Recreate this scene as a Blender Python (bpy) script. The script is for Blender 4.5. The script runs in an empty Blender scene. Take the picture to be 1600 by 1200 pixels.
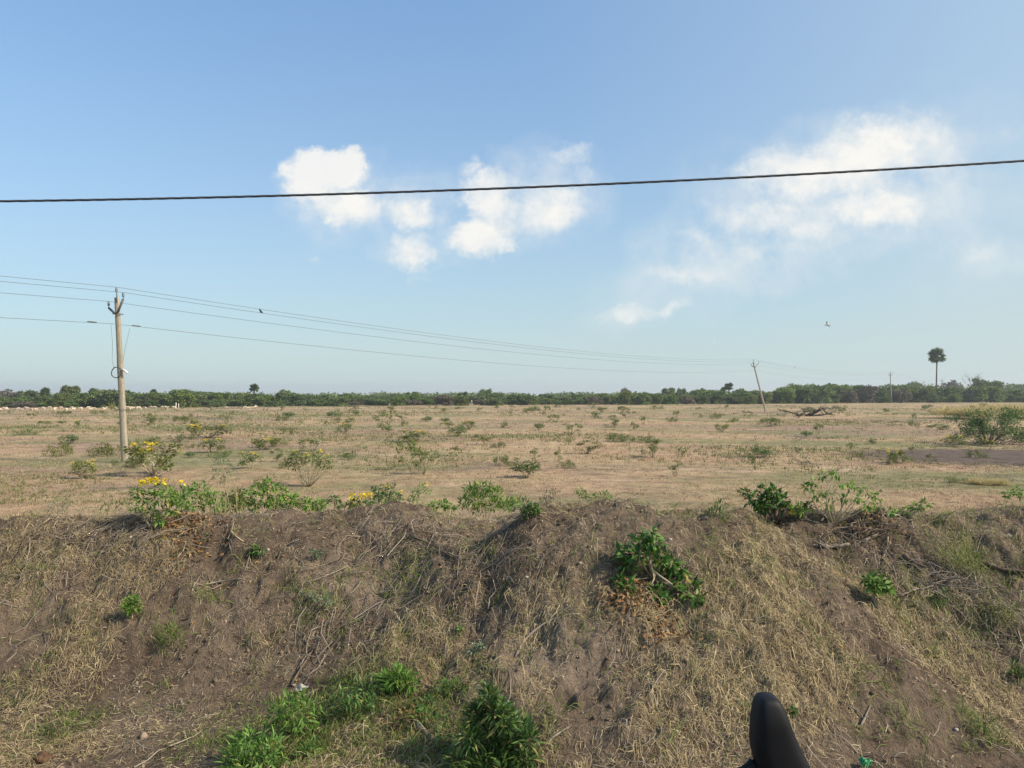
import bpy, math, random
import numpy as np
from mathutils import Vector, Matrix

R = math.radians
rng = np.random.default_rng(7)
random.seed(7)
sc = bpy.context.scene
COL = sc.collection

# ------------------------------------------------------------------ camera
CAMZ = 3.4                      # metres above the field; the road shoulder is 1.7 m below the lens
FPX = 1208.0                    # focal length in photograph pixels (1600 wide)
PITCH = math.atan((611 - 600) / FPX)
cam = bpy.data.cameras.new('camera')
cam.sensor_width = 36.0
cam.lens = 36.0 * FPX / 1600.0
cam.clip_start = 0.05
cam.clip_end = 20000
cam_o = bpy.data.objects.new('camera', cam)
cam_o.location = (0, 0, CAMZ)
cam_o.rotation_euler = (R(90) + PITCH, 0, 0)
COL.objects.link(cam_o)
sc.camera = cam_o

# ------------------------------------------------------------------ view, world, sun
sc.view_settings.view_transform = 'Standard'
sc.view_settings.look = 'None'
sc.view_settings.gamma = 1
sc.view_settings.use_curve_mapping = False
sc.view_settings.exposure = 1.2
sc.cycles.max_bounces = 6
sc.cycles.diffuse_bounces = 4
sc.cycles.transparent_max_bounces = 4
sc.cycles.volume_bounces = 0
sc.cycles.use_denoising = True

SUN_AZ = R(108)                  # clockwise from the view direction (+Y), so to the right
SUN_EL = R(37)


def make_world():
    w = bpy.data.worlds.new('World')
    sc.world = w
    w.use_nodes = True
    nt = w.node_tree
    N, L = nt.nodes, nt.links
    N.clear()
    out = N.new('ShaderNodeOutputWorld')
    bg = N.new('ShaderNodeBackground')
    bg.inputs['Strength'].default_value = 0.117
    sky = N.new('ShaderNodeTexSky')
    sky.sky_type = 'NISHITA'
    sky.sun_disc = False
    sky.sun_elevation = SUN_EL
    sky.sun_rotation = SUN_AZ
    sky.altitude = 30
    sky.air_density = 1.0
    sky.dust_density = 0.4
    sky.ozone_density = 1.6

    def math_(op, a, b=None, c=None, clamp=False):
        n = N.new('ShaderNodeMath')
        n.operation = op
        n.use_clamp = clamp
        for i, v in enumerate((a, b, c)):
            if v is None:
                continue
            if isinstance(v, (int, float)):
                n.inputs[i].default_value = v
            else:
                L.new(v, n.inputs[i])
        return n.outputs[0]
    tc = N.new('ShaderNodeTexCoord')
    sep = N.new('ShaderNodeSeparateXYZ')
    L.new(tc.outputs['Generated'], sep.inputs[0])
    X, Y, Z = sep.outputs
    ys = math_('MAXIMUM', Y, 0.02)
    u = math_('DIVIDE', X, ys)
    v = math_('DIVIDE', Z, ys)
    uv = N.new('ShaderNodeCombineXYZ')
    L.new(u, uv.inputs[0]); L.new(v, uv.inputs[1])

    def noise(scale, detail, rough, off):
        mp = N.new('ShaderNodeMapping')
        mp.inputs['Location'].default_value = off
        L.new(uv.outputs[0], mp.inputs[0])
        n = N.new('ShaderNodeTexNoise')
        n.inputs['Scale'].default_value = scale
        n.inputs['Detail'].default_value = detail
        n.inputs['Roughness'].default_value = rough
        L.new(mp.outputs[0], n.inputs['Vector'])
        return n
    wn = noise(19, 9, 0.66, (3, 5, 0))
    ws = N.new('ShaderNodeSeparateColor')
    L.new(wn.outputs['Color'], ws.inputs[0])
    uw = math_('ADD', u, math_('MULTIPLY', math_('SUBTRACT', ws.outputs[0], 0.5), 0.085))
    vw = math_('ADD', v, math_('MULTIPLY', math_('SUBTRACT', ws.outputs[1], 0.5), 0.075))
    blobs = [(512, 262, 62, 34, 1.25), (488, 290, 42, 40, .9), (540, 325, 66, 34, 1.0), (500, 330, 50, 26, .5),
             (640, 340, 48, 30, .8), (645, 398, 44, 26, .72), (655, 432, 18, 12, .35),
             (762, 308, 44, 42, .9), (756, 368, 52, 34, 1.05), (735, 265, 16, 16, .5),
             (862, 322, 56, 38, .75), (896, 232, 32, 20, .5), (915, 275, 16, 42, .45), (690, 340, 22, 30, .35),
             (1215, 262, 66, 40, .7), (1285, 275, 90, 56, .78), (1370, 238, 90, 52, .9), (1440, 212, 60, 42, .55),
             (1365, 322, 95, 40, .78), (1225, 340, 120, 32, .6), (1090, 366, 36, 13, .45), (1205, 387, 60, 18, .4),
             (1065, 428, 66, 22, .5), (980, 492, 48, 17, .55), (1045, 482, 40, 14, .5), (1550, 395, 50, 16, .35),
             (485, 402, 18, 8, .35), (1100, 500, 60, 22, .2), (520, 470, 60, 12, .14), (1580, 215, 50, 20, .25)]
    tot = None
    for (bx, by, rx, ry, s) in blobs:
        cu, cv = (bx - 800) / FPX, (611 - by) / FPX
        a = math_('MULTIPLY', math_('SUBTRACT', uw, cu), FPX / (rx * 1.25))
        b = math_('MULTIPLY', math_('SUBTRACT', vw, cv), FPX / (ry * 1.25))
        d = math_('ADD', math_('MULTIPLY', a, a), math_('MULTIPLY', b, b))
        g = math_('MULTIPLY', math_('SUBTRACT', 1.0, d, clamp=True), s)
        tot = g if tot is None else math_('MAXIMUM', tot, g)
    fn = noise(30, 9, 0.66, (1, 2, 0))
    cl = math_('MULTIPLY', tot, math_('ADD', math_('MULTIPLY', fn.outputs[0], 1.5), 0.12))

    def sstep(x, lo, hi, top):
        mr = N.new('ShaderNodeMapRange'); mr.interpolation_type = 'SMOOTHSTEP'
        mr.inputs[1].default_value = lo; mr.inputs[2].default_value = hi; mr.inputs[4].default_value = top
        L.new(x, mr.inputs[0])
        return mr.outputs[0]
    crisp = sstep(cl, 0.08, 0.74, 0.84)
    veil = None
    for (bx, by, rx, ry, s) in ((680, 335, 210, 85, .5), (850, 300, 120, 95, .5), (530, 310, 110, 85, .42), (1290, 290, 260, 120, .6), (1170, 385, 210, 80, .65), (1040, 455, 150, 55, .34), (1420, 230, 140, 80, .35), (980, 500, 90, 30, .3), (1560, 400, 90, 40, .3), (1500, 300, 160, 200, .25)):
        cu, cv = (bx - 800) / FPX, (611 - by) / FPX
        a = math_('MULTIPLY', math_('SUBTRACT', math_('ADD', uw, math_('MULTIPLY', vw, 0.0)), cu), FPX / rx)
        b = math_('MULTIPLY', math_('SUBTRACT', vw, cv), FPX / ry)
        d = math_('ADD', math_('MULTIPLY', a, a), math_('MULTIPLY', b, b))
        g = math_('MULTIPLY', math_('SUBTRACT', 1.0, d, clamp=True), s)
        veil = g if veil is None else math_('ADD', veil, g)
    vn_ = noise(11, 8, 0.62, (7, 1, 0))
    veil = math_('MULTIPLY', veil, sstep(vn_.outputs[0], 0.30, 0.72, 1.5))
    mask = math_('MINIMUM', math_('ADD', crisp, math_('MULTIPLY', veil, math_('SUBTRACT', 1.0, crisp))), 0.95)
    lit_n = noise(16, 6, 0.6, (2, 9, 0))
    litf = math_('MULTIPLY', math_('ADD', crisp, 0.15), sstep(lit_n.outputs[0], 0.30, 0.56, 1.0), clamp=True)
    front = math_('GREATER_THAN', Y, 0.02)
    mask = math_('MULTIPLY', mask, front)
    # cloud body: bright where dense, bluish grey where thin
    mixc = N.new('ShaderNodeMix')
    mixc.data_type = 'RGBA'
    L.new(litf, mixc.inputs[0])
    mixc.inputs[6].default_value = (2.75, 3.0, 3.15, 1)
    mixc.inputs[7].default_value = (3.75, 3.62, 3.4, 1)
    mix = N.new('ShaderNodeMix')
    mix.data_type = 'RGBA'
    L.new(mask, mix.inputs[0])
    # thin haze: whitens the sky low down and towards the sun
    dotn = N.new('ShaderNodeVectorMath'); dotn.operation = 'DOT_PRODUCT'
    L.new(tc.outputs['Generated'], dotn.inputs[0])
    dotn.inputs[1].default_value = (math.sin(SUN_AZ) * math.cos(SUN_EL), math.cos(SUN_AZ) * math.cos(SUN_EL), math.sin(SUN_EL))
    fwd = math_('POWER', math_('MAXIMUM', dotn.outputs['Value'], 0.0), 1.3)
    low = math_('POWER', 2.718, math_('MULTIPLY', math_('MAXIMUM', Z, 0.0), -3.6))
    hz = math_('ADD', math_('MULTIPLY', low, 0.93), math_('MULTIPLY', fwd, 0.95), clamp=True)
    hz = math_('MINIMUM', hz, 0.96)
    hmix = N.new('ShaderNodeMix'); hmix.data_type = 'RGBA'
    tint = N.new('ShaderNodeMix'); tint.data_type = 'RGBA'; tint.blend_type = 'MULTIPLY'; tint.inputs[0].default_value = 1
    L.new(sky.outputs[0], tint.inputs[6])
    sc_ = N.new('ShaderNodeVectorMath'); sc_.operation = 'SCALE'
    sc_.inputs[0].default_value = (.44, .65, .785)
    L.new(math_('MINIMUM', math_('MULTIPLY_ADD', math_('MAXIMUM', Z, 0.0), 0.75, 0.68), 1.05), sc_.inputs['Scale'])
    L.new(sc_.outputs[0], tint.inputs[7])
    L.new(hz, hmix.inputs[0]); L.new(tint.outputs[2], hmix.inputs[6]); hmix.inputs[7].default_value = (2.24, 2.62, 2.64, 1)
    L.new(hmix.outputs[2], mix.inputs[6])
    L.new(mixc.outputs[2], mix.inputs[7])
    L.new(mix.outputs[2], bg.inputs['Color'])
    L.new(bg.outputs[0], out.inputs[0])


make_world()
sun = bpy.data.lights.new('sun', 'SUN')
sun.energy = 2.75
sun.angle = R(5.0)
sun.color = (1.0, 0.87, 0.70)
sun_o = bpy.data.objects.new('sun', sun)
sd = Vector((math.sin(SUN_AZ) * math.cos(SUN_EL), math.cos(SUN_AZ) * math.cos(SUN_EL), math.sin(SUN_EL)))
sun_o.rotation_euler = (-sd).to_track_quat('-Z', 'Y').to_euler()
sun_o.location = (30, 5, 30)
COL.objects.link(sun_o)

# ------------------------------------------------------------------ pixel helpers (photograph pixels -> places on the ground)


def ray(px, py):
    dx, dy = (px - 800) / FPX, (600 - py) / FPX
    ca, sa = math.cos(PITCH), math.sin(PITCH)
    d = Vector((dx, ca - dy * sa, sa + dy * ca))
    return d / d.y


def P(px, py, Y):
    d = ray(px, py)
    return Vector((d.x * Y, Y, CAMZ + d.z * Y))


def G(px, py):
    d = ray(px, py)
    return P(px, py, -CAMZ / d.z)


# ------------------------------------------------------------------ numpy noise
TAB = np.random.default_rng(99).random((257, 256, 256)[1:])


def vn(x, y, s=0):
    x = np.asarray(x, float) + s * 17.31
    y = np.asarray(y, float) + s * 9.77
    xi, yi = np.floor(x).astype(int), np.floor(y).astype(int)
    fx, fy = x - xi, y - yi
    fx, fy = fx * fx * (3 - 2 * fx), fy * fy * (3 - 2 * fy)
    a, b = TAB[xi & 255, yi & 255], TAB[(xi + 1) & 255, yi & 255]
    c, d = TAB[xi & 255, (yi + 1) & 255], TAB[(xi + 1) & 255, (yi + 1) & 255]
    return (a * (1 - fx) + b * fx) * (1 - fy) + (c * (1 - fx) + d * fx) * fy - 0.5


def fbm(x, y, oc=4, s=0):
    t, a = 0, 1.0
    for i in range(oc):
        t = t + a * vn(x * 2 ** i, y * 2 ** i, s + i)
        a *= 0.5
    return t


# ------------------------------------------------------------------ mesh helpers
class MB:
    """collects vertices and faces, then links them as ONE mesh object"""

    def __init__(s):
        s.v, s.f, s.n = [], [], 0

    def add(s, verts, faces):
        verts = np.asarray(verts, float).reshape(-1, 3)
        s.v.append(verts)
        faces = np.asarray(faces, int)
        s.f.append(faces + s.n)
        s.n += len(verts)
        return s

    def tube(s, pts, rad, k=6, jit=0.0, cap=True):
        pts = np.asarray([tuple(p) for p in pts], float)
        n = len(pts)
        rad = np.broadcast_to(np.asarray(rad, float), (n,)) if np.ndim(rad) < 2 else rad
        tan = np.gradient(pts, axis=0)
        tan /= np.linalg.norm(tan, axis=1)[:, None] + 1e-9
        ref = np.array([0.31, 0.17, 0.93]) if abs(tan[0][2]) < 0.8 else np.array([0.95, 0.2, 0.1])
        vs = []
        for i in range(n):
            a = np.cross(tan[i], ref); a /= np.linalg.norm(a) + 1e-9
            b = np.cross(tan[i], a)
            th = np.arange(k) * 2 * math.pi / k
            rr = rad[i] * (1 + jit * (rng.random(k) - .5))
            vs.append(pts[i] + (np.cos(th) * rr)[:, None] * a + (np.sin(th) * rr)[:, None] * b)
        vs = np.concatenate(vs)
        fs = []
        for i in range(n - 1):
            for j in range(k):
                j2 = (j + 1) % k
                fs.append((i * k + j, i * k + j2, (i + 1) * k + j2, (i + 1) * k + j))
        if cap:
            c0, c1 = len(vs), len(vs) + 1
            vs = np.concatenate([vs, pts[:1], pts[-1:]])
            for j in range(k):
                j2 = (j + 1) % k
                fs.append((c0, j2, j, j))
                fs.append((c1, (n - 1) * k + j, (n - 1) * k + j2, (n - 1) * k + j2))
        return s.add(vs, fs)

    def mesh(s, name):
        v = np.concatenate(s.v)
        loops, starts, tots, pos = [], [], [], 0
        for f in s.f:
            if f.shape[1] == 4:
                tri = f[:, 2] == f[:, 3]
                for sub in (f[~tri], f[tri][:, :3]):
                    if len(sub):
                        k = sub.shape[1]
                        loops.append(sub.ravel()); starts.append(pos + np.arange(len(sub)) * k)
                        tots.append(np.full(len(sub), k)); pos += sub.size
            else:
                k = f.shape[1]
                loops.append(f.ravel()); starts.append(pos + np.arange(len(f)) * k)
                tots.append(np.full(len(f), k)); pos += f.size
        me = bpy.data.meshes.new(name)
        loops, starts, tots = np.concatenate(loops), np.concatenate(starts), np.concatenate(tots)
        me.vertices.add(len(v)); me.loops.add(len(loops)); me.polygons.add(len(starts))
        me.vertices.foreach_set('co', v.astype(np.float32).ravel())
        me.loops.foreach_set('vertex_index', loops.astype(np.int32))
        me.polygons.foreach_set('loop_start', starts.astype(np.int32))
        me.polygons.foreach_set('loop_total', tots.astype(np.int32))
        me.update(calc_edges=True)
        return me

    def build(s, name, mat, parent=None, smooth=False):
        me = s.mesh(name)
        if smooth:
            me.polygons.foreach_set('use_smooth', np.ones(len(me.polygons), bool))
        me.materials.append(mat)
        o = bpy.data.objects.new(name, me)
        COL.objects.link(o)
        if parent is not None:
            o.parent = parent
        return o


def tag(o, label=None, cat=None, group=None, kind=None):
    if label: o['label'] = label
    if cat: o['category'] = cat
    if group: o['group'] = group
    if kind: o['kind'] = kind
    return o


def empty(name, loc=(0, 0, 0), rz=0.0, scale=1.0):
    e = bpy.data.objects.new(name, None)
    e.empty_display_size = 0.1
    e.location = loc
    e.rotation_euler = (0, 0, rz)
    e.scale = (scale, scale, scale) if np.isscalar(scale) else scale
    COL.objects.link(e)
    return e


KIDS = {}


def copy_tree(o, kids, loc, rz, scale):
    c = o.copy()
    COL.objects.link(c)
    c.location = loc
    c.rotation_euler = (0, 0, rz)
    c.scale = (scale, scale, scale) if np.isscalar(scale) else scale
    for k in kids:
        d = k.copy()
        COL.objects.link(d)
        d.parent = c
    return c


# ------------------------------------------------------------------ materials
def new_mat(name):
    m = bpy.data.materials.new(name)
    m.use_nodes = True
    nt = m.node_tree
    b = nt.nodes['Principled BSDF']
    return m, nt, nt.nodes, nt.links, b


def ramp(N, cols):
    r = N.new('ShaderNodeValToRGB')
    els = r.color_ramp.elements
    els[0].position, els[0].color = cols[0][0], (*cols[0][1], 1)
    els[1].position, els[1].color = cols[-1][0], (*cols[-1][1], 1)
    for p, c in cols[1:-1]:
        e = els.new(p)
        e.color = (*c, 1)
    return r


def mat_island(name, cols, rough=0.8, transl=0.0, noise_scale=None, noise_amt=0.3, spec=0.2, objvar=0.0):
    """colour differs leaf by leaf / straw by straw"""
    m, nt, N, L, b = new_mat(name)
    geo = N.new('ShaderNodeNewGeometry')
    src = geo.outputs['Random Per Island']
    if noise_scale:
        tc = N.new('ShaderNodeTexCoord')
        nz = N.new('ShaderNodeTexNoise')
        nz.inputs['Scale'].default_value = noise_scale
        nz.inputs['Detail'].default_value = 3
        L.new(geo.outputs['Position'], nz.inputs['Vector'])
        mx = N.new('ShaderNodeMath'); mx.operation = 'MULTIPLY_ADD'
        L.new(nz.outputs[0], mx.inputs[0]); mx.inputs[1].default_value = noise_amt * 3; mx.inputs[2].default_value = -noise_amt * 1.5
        ad = N.new('ShaderNodeMath'); ad.operation = 'ADD'; ad.use_clamp = True
        L.new(src, ad.inputs[0]); L.new(mx.outputs[0], ad.inputs[1])
        src = ad.outputs[0]
    rp = ramp(N, cols)
    L.new(src, rp.inputs[0])
    col = rp.outputs[0]
    if objvar:
        oi = N.new('ShaderNodeObjectInfo')
        hs = N.new('ShaderNodeHueSaturation')
        for inp, lo, sc_ in (('Hue', .5 - .03 * objvar, .06 * objvar), ('Value', 1 - .35 * objvar, .7 * objvar), ('Saturation', 1 - .3 * objvar, .4 * objvar)):
            wn = N.new('ShaderNodeTexWhiteNoise'); wn.noise_dimensions = '1D'
            a0 = N.new('ShaderNodeMath'); a0.operation = 'MULTIPLY_ADD'
            L.new(oi.outputs['Random'], a0.inputs[0]); a0.inputs[1].default_value = 91.7; a0.inputs[2].default_value = {'Hue': 1.3, 'Value': 5.1, 'Saturation': 9.7}[inp]
            L.new(a0.outputs[0], wn.inputs['W'])
            a1 = N.new('ShaderNodeMath'); a1.operation = 'MULTIPLY_ADD'
            L.new(wn.outputs['Value'], a1.inputs[0]); a1.inputs[1].default_value = sc_; a1.inputs[2].default_value = lo
            L.new(a1.outputs[0], hs.inputs[inp])
        L.new(col, hs.inputs['Color'])
        col = hs.outputs[0]
    L.new(col, b.inputs['Base Color'])
    b.inputs['Roughness'].default_value = rough
    b.inputs['Specular IOR Level'].default_value = spec
    if transl:
        tr = N.new('ShaderNodeBsdfTranslucent')
        L.new(col, tr.inputs['Color'])
        ms = N.new('ShaderNodeMixShader')
        ms.inputs[0].default_value = transl
        L.new(b.outputs[0], ms.inputs[1]); L.new(tr.outputs[0], ms.inputs[2])
        L.new(ms.outputs[0], N['Material Output'].inputs['Surface'])
    return m


def mat_noise(name, cols, scale=8, detail=6, rough=0.85, bump=0.3, bscale=None, dist=0.02, spec=0.2, stretch=None):
    m, nt, N, L, b = new_mat(name)
    tc = N.new('ShaderNodeTexCoord')
    mp = N.new('ShaderNodeMapping')
    L.new(tc.outputs['Object'], mp.inputs[0])
    if stretch: mp.inputs['Scale'].default_value = stretch
    nz = N.new('ShaderNodeTexNoise')
    nz.inputs['Scale'].default_value = scale; nz.inputs['Detail'].default_value = detail; nz.inputs['Roughness'].default_value = .65
    L.new(mp.outputs[0], nz.inputs['Vector'])
    rp = ramp(N, cols)
    L.new(nz.outputs[0], rp.inputs[0]); L.new(rp.outputs[0], b.inputs['Base Color'])
    b.inputs['Roughness'].default_value = rough
    b.inputs['Specular IOR Level'].default_value = spec
    if bump:
        n2 = N.new('ShaderNodeTexNoise')
        n2.inputs['Scale'].default_value = bscale or scale * 3; n2.inputs['Detail'].default_value = 6
        L.new(mp.outputs[0], n2.inputs['Vector'])
        bp = N.new('ShaderNodeBump'); bp.inputs['Strength'].default_value = bump; bp.inputs['Distance'].default_value = dist
        L.new(n2.outputs[0], bp.inputs['Height']); L.new(bp.outputs[0], b.inputs['Normal'])
    return m


def mat_plain(name, col, rough=0.5, spec=0.4, metal=0.0):
    return mat_noise(name, [(.3, tuple(c * .85 for c in col)), (.7, tuple(min(1, c * 1.1) for c in col))], 12, 4, rough, 0, spec=spec)


M = {}
M['straw'] = mat_island('straw', [(0, (.16, .12, .075)), (.3, (.27, .21, .125)), (.65, (.38, .305, .175)), (1, (.58, .485, .29))], .75, .15, 1.6, .3)
M['dead_grass'] = mat_island('dead_grass', [(0, (.095, .077, .054)), (.4, (.20, .165, .112)), (.8, (.34, .285, .19)), (1, (.48, .41, .275))], .85, .05, 2.2, .2)
M['twig'] = mat_island('twig', [(0, (.09, .07, .055)), (.5, (.20, .165, .13)), (1, (.36, .31, .25))], .85)
M['litter'] = mat_island('litter', [(0, (.13, .075, .04)), (.5, (.25, .14, .06)), (1, (.38, .25, .115))], .8, .15)
M['leaf'] = mat_island('leaf', [(0, (.035, .085, .02)), (.5, (.07, .16, .03)), (.88, (.13, .24, .045)), (.94, (.24, .28, .06)), (1, (.34, .27, .08))], .45, .3, None, 0, .35, .35)
M['leaf_bright'] = mat_island('leaf_bright', [(0, (.06, .14, .02)), (.5, (.12, .25, .035)), (.9, (.22, .36, .07)), (.95, (.36, .38, .10)), (1, (.40, .30, .10))], .5, .35, None, 0, .3, .25)
M['leaf_olive'] = mat_island('leaf_olive', [(0, (.07, .10, .028)), (.5, (.14, .18, .045)), (1, (.27, .29, .09))], .6, .3, None, 0, .25, .5)
M['leaf_blue'] = mat_island('leaf_blue', [(0, (.07, .12, .065)), (.5, (.12, .19, .105)), (1, (.20, .27, .16))], .6, .3, None, 0, .25, .3)
M['grass_green'] = mat_island('grass_green', [(0, (.06, .10, .02)), (.5, (.14, .19, .045)), (1, (.30, .31, .11))], .6, .3, 1.2, .2)
M['weed_olive'] = mat_island('weed_olive', [(0, (.12, .10, .045)), (.35, (.16, .17, .06)), (.7, (.13, .19, .05)), (1, (.28, .28, .12))], .7, .3, .35, .25)
M['field_straw'] = mat_island('field_straw', [(0, (.22, .155, .098)), (.4, (.33, .235, .145)), (.8, (.43, .325, .20)), (1, (.51, .42, .27))], .8, .15, .3, .25)
M['tall_grass'] = mat_island('tall_grass', [(0, (.34, .27, .12)), (.6, (.52, .43, .20)), (1, (.66, .57, .30))], .8, .4)
M['flower'] = mat_island('flower', [(0, (.72, .52, .015)), (1, (.85, .72, .05))], .5, .3)
M['tree_leaf'] = mat_island('tree_leaf', [(0, (.075, .11, .032)), (.5, (.14, .20, .052)), (1, (.22, .29, .082))], .6, .25, None, 0, .2, .6)
M['tree_dry'] = mat_island('tree_dry', [(0, (.10, .085, .065)), (1, (.22, .19, .14))], .8, .1, None, 0, .2, .4)
M['palm_leaf'] = mat_island('palm_leaf', [(0, (.045, .085, .028)), (.6, (.09, .15, .045)), (1, (.17, .20, .06))], .5, .2)
M['bark'] = mat_noise('bark', [(.3, (.085, .065, .05)), (.7, (.20, .165, .13))], 6, 6, .9, .5, 20, .02)
M['stem_pale'] = mat_noise('stem_pale', [(.3, (.33, .27, .17)), (.7, (.50, .43, .30))], 20, 4, .8, .3, 60, .003)
M['stem_green'] = mat_noise('stem_green', [(.3, (.16, .17, .07)), (.7, (.30, .29, .14))], 20, 4, .7, 0)
M['char'] = mat_noise('char', [(.3, (.012, .011, .011)), (.7, (.05, .045, .042))], 9, 5, .9, .5, 30, .01)
M['log_grey'] = mat_noise('log_grey', [(.25, (.11, .09, .07)), (.5, (.24, .20, .16)), (.75, (.40, .36, .30))], 9, 6, .9, .7, 40, .006, stretch=(1, 1, 1))
M['log_brown'] = mat_noise('log_brown', [(.25, (.06, .045, .035)), (.6, (.16, .12, .09)), (.8, (.28, .23, .18))], 14, 6, .9, .7, 50, .006)
M['concrete'] = mat_noise('concrete', [(.3, (.19, .17, .135)), (.45, (.29, .26, .205)), (.58, (.36, .32, .25)), (.72, (.44, .40, .32))], 7, 9, .9, .4, 25, .01, stretch=(4, 4, .6))
M['steel'] = mat_noise('steel', [(.3, (.09, .11, .11)), (.7, (.16, .18, .18))], 6, 4, .6, 0)
M['porcelain'] = mat_plain('porcelain', (.16, .18, .19), .3, .5)
M['wire'] = mat_plain('wire', (.11, .115, .12), .5, .4)
M['cable'] = mat_plain('cable', (.055, .062, .075), .65, .3)
M['white_paint'] = mat_noise('white_paint', [(.3, (.62, .61, .56)), (.7, (.78, .77, .73))], 8, 4, .8, 0)
M['black_plastic'] = mat_noise('black_plastic', [(.35, (.005, .006, .008)), (.65, (.007, .008, .011))], 30, 3, .6, .05, 180, .001, .25)
M['wool'] = mat_island('wool', [(0, (.42, .33, .24)), (1, (.60, .49, .37))], .95, 0, None, 0, .1, .7)
M['bird_dark'] = mat_plain('bird_dark', (.03, .032, .036), .7, .2)
M['bird_grey'] = mat_plain('bird_grey', (.6, .61, .61), .8, .2)
M['green_plastic'] = mat_plain('green_plastic', (.012, .20, .075), .5, .4)
M['white_plastic'] = mat_noise('white_plastic', [(.3, (.24, .23, .21)), (.7, (.46, .45, .42))], 20, 4, .5, .2, 60, .002)
M['dung'] = mat_noise('dung', [(.3, (.04, .022, .016)), (.6, (.12, .07, .045)), (.8, (.25, .19, .10))], 22, 5, .9, .7, 60, .01)


def mat_soil():
    m, nt, N, L, b = new_mat('soil')
    geo = N.new('ShaderNodeNewGeometry')

    def nz(s, d, r=.6):
        n = N.new('ShaderNodeTexNoise'); n.inputs['Scale'].default_value = s; n.inputs['Detail'].default_value = d
        n.inputs['Roughness'].default_value = r
        L.new(geo.outputs['Position'], n.inputs['Vector'])
        return n
    n1, n2, n3 = nz(1.1, 5), nz(14, 8, .75), nz(60, 6, .7)
    r1 = ramp(N, [(.32, (.132, .096, .071)), (.5, (.195, .148, .11)), (.68, (.275, .215, .165))])
    L.new(n1.outputs[0], r1.inputs[0])
    r2 = ramp(N, [(.28, (.36, .34, .32)), (.5, (1, 1, 1)), (.72, (1.6, 1.52, 1.42))])
    L.new(n2.outputs[0], r2.inputs[0])
    mx = N.new('ShaderNodeMix'); mx.data_type = 'RGBA'; mx.blend_type = 'MULTIPLY'; mx.inputs[0].default_value = 1
    L.new(r1.outputs[0], mx.inputs[6]); L.new(r2.outputs[0], mx.inputs[7])
    L.new(mx.outputs[2], b.inputs['Base Color'])
    b.inputs['Roughness'].default_value = .95; b.inputs['Specular IOR Level'].default_value = .1
    ad = N.new('ShaderNodeMath'); ad.operation = 'ADD'
    L.new(n2.outputs[0], ad.inputs[0])
    mu = N.new('ShaderNodeMath'); mu.operation = 'MULTIPLY'; mu.inputs[1].default_value = .4
    L.new(n3.outputs[0], mu.inputs[0]); L.new(mu.outputs[0], ad.inputs[1])
    bp = N.new('ShaderNodeBump'); bp.inputs['Strength'].default_value = 1.0; bp.inputs['Distance'].default_value = .06
    L.new(ad.outputs[0], bp.inputs['Height']); L.new(bp.outputs[0], b.inputs['Normal'])
    return m


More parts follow.
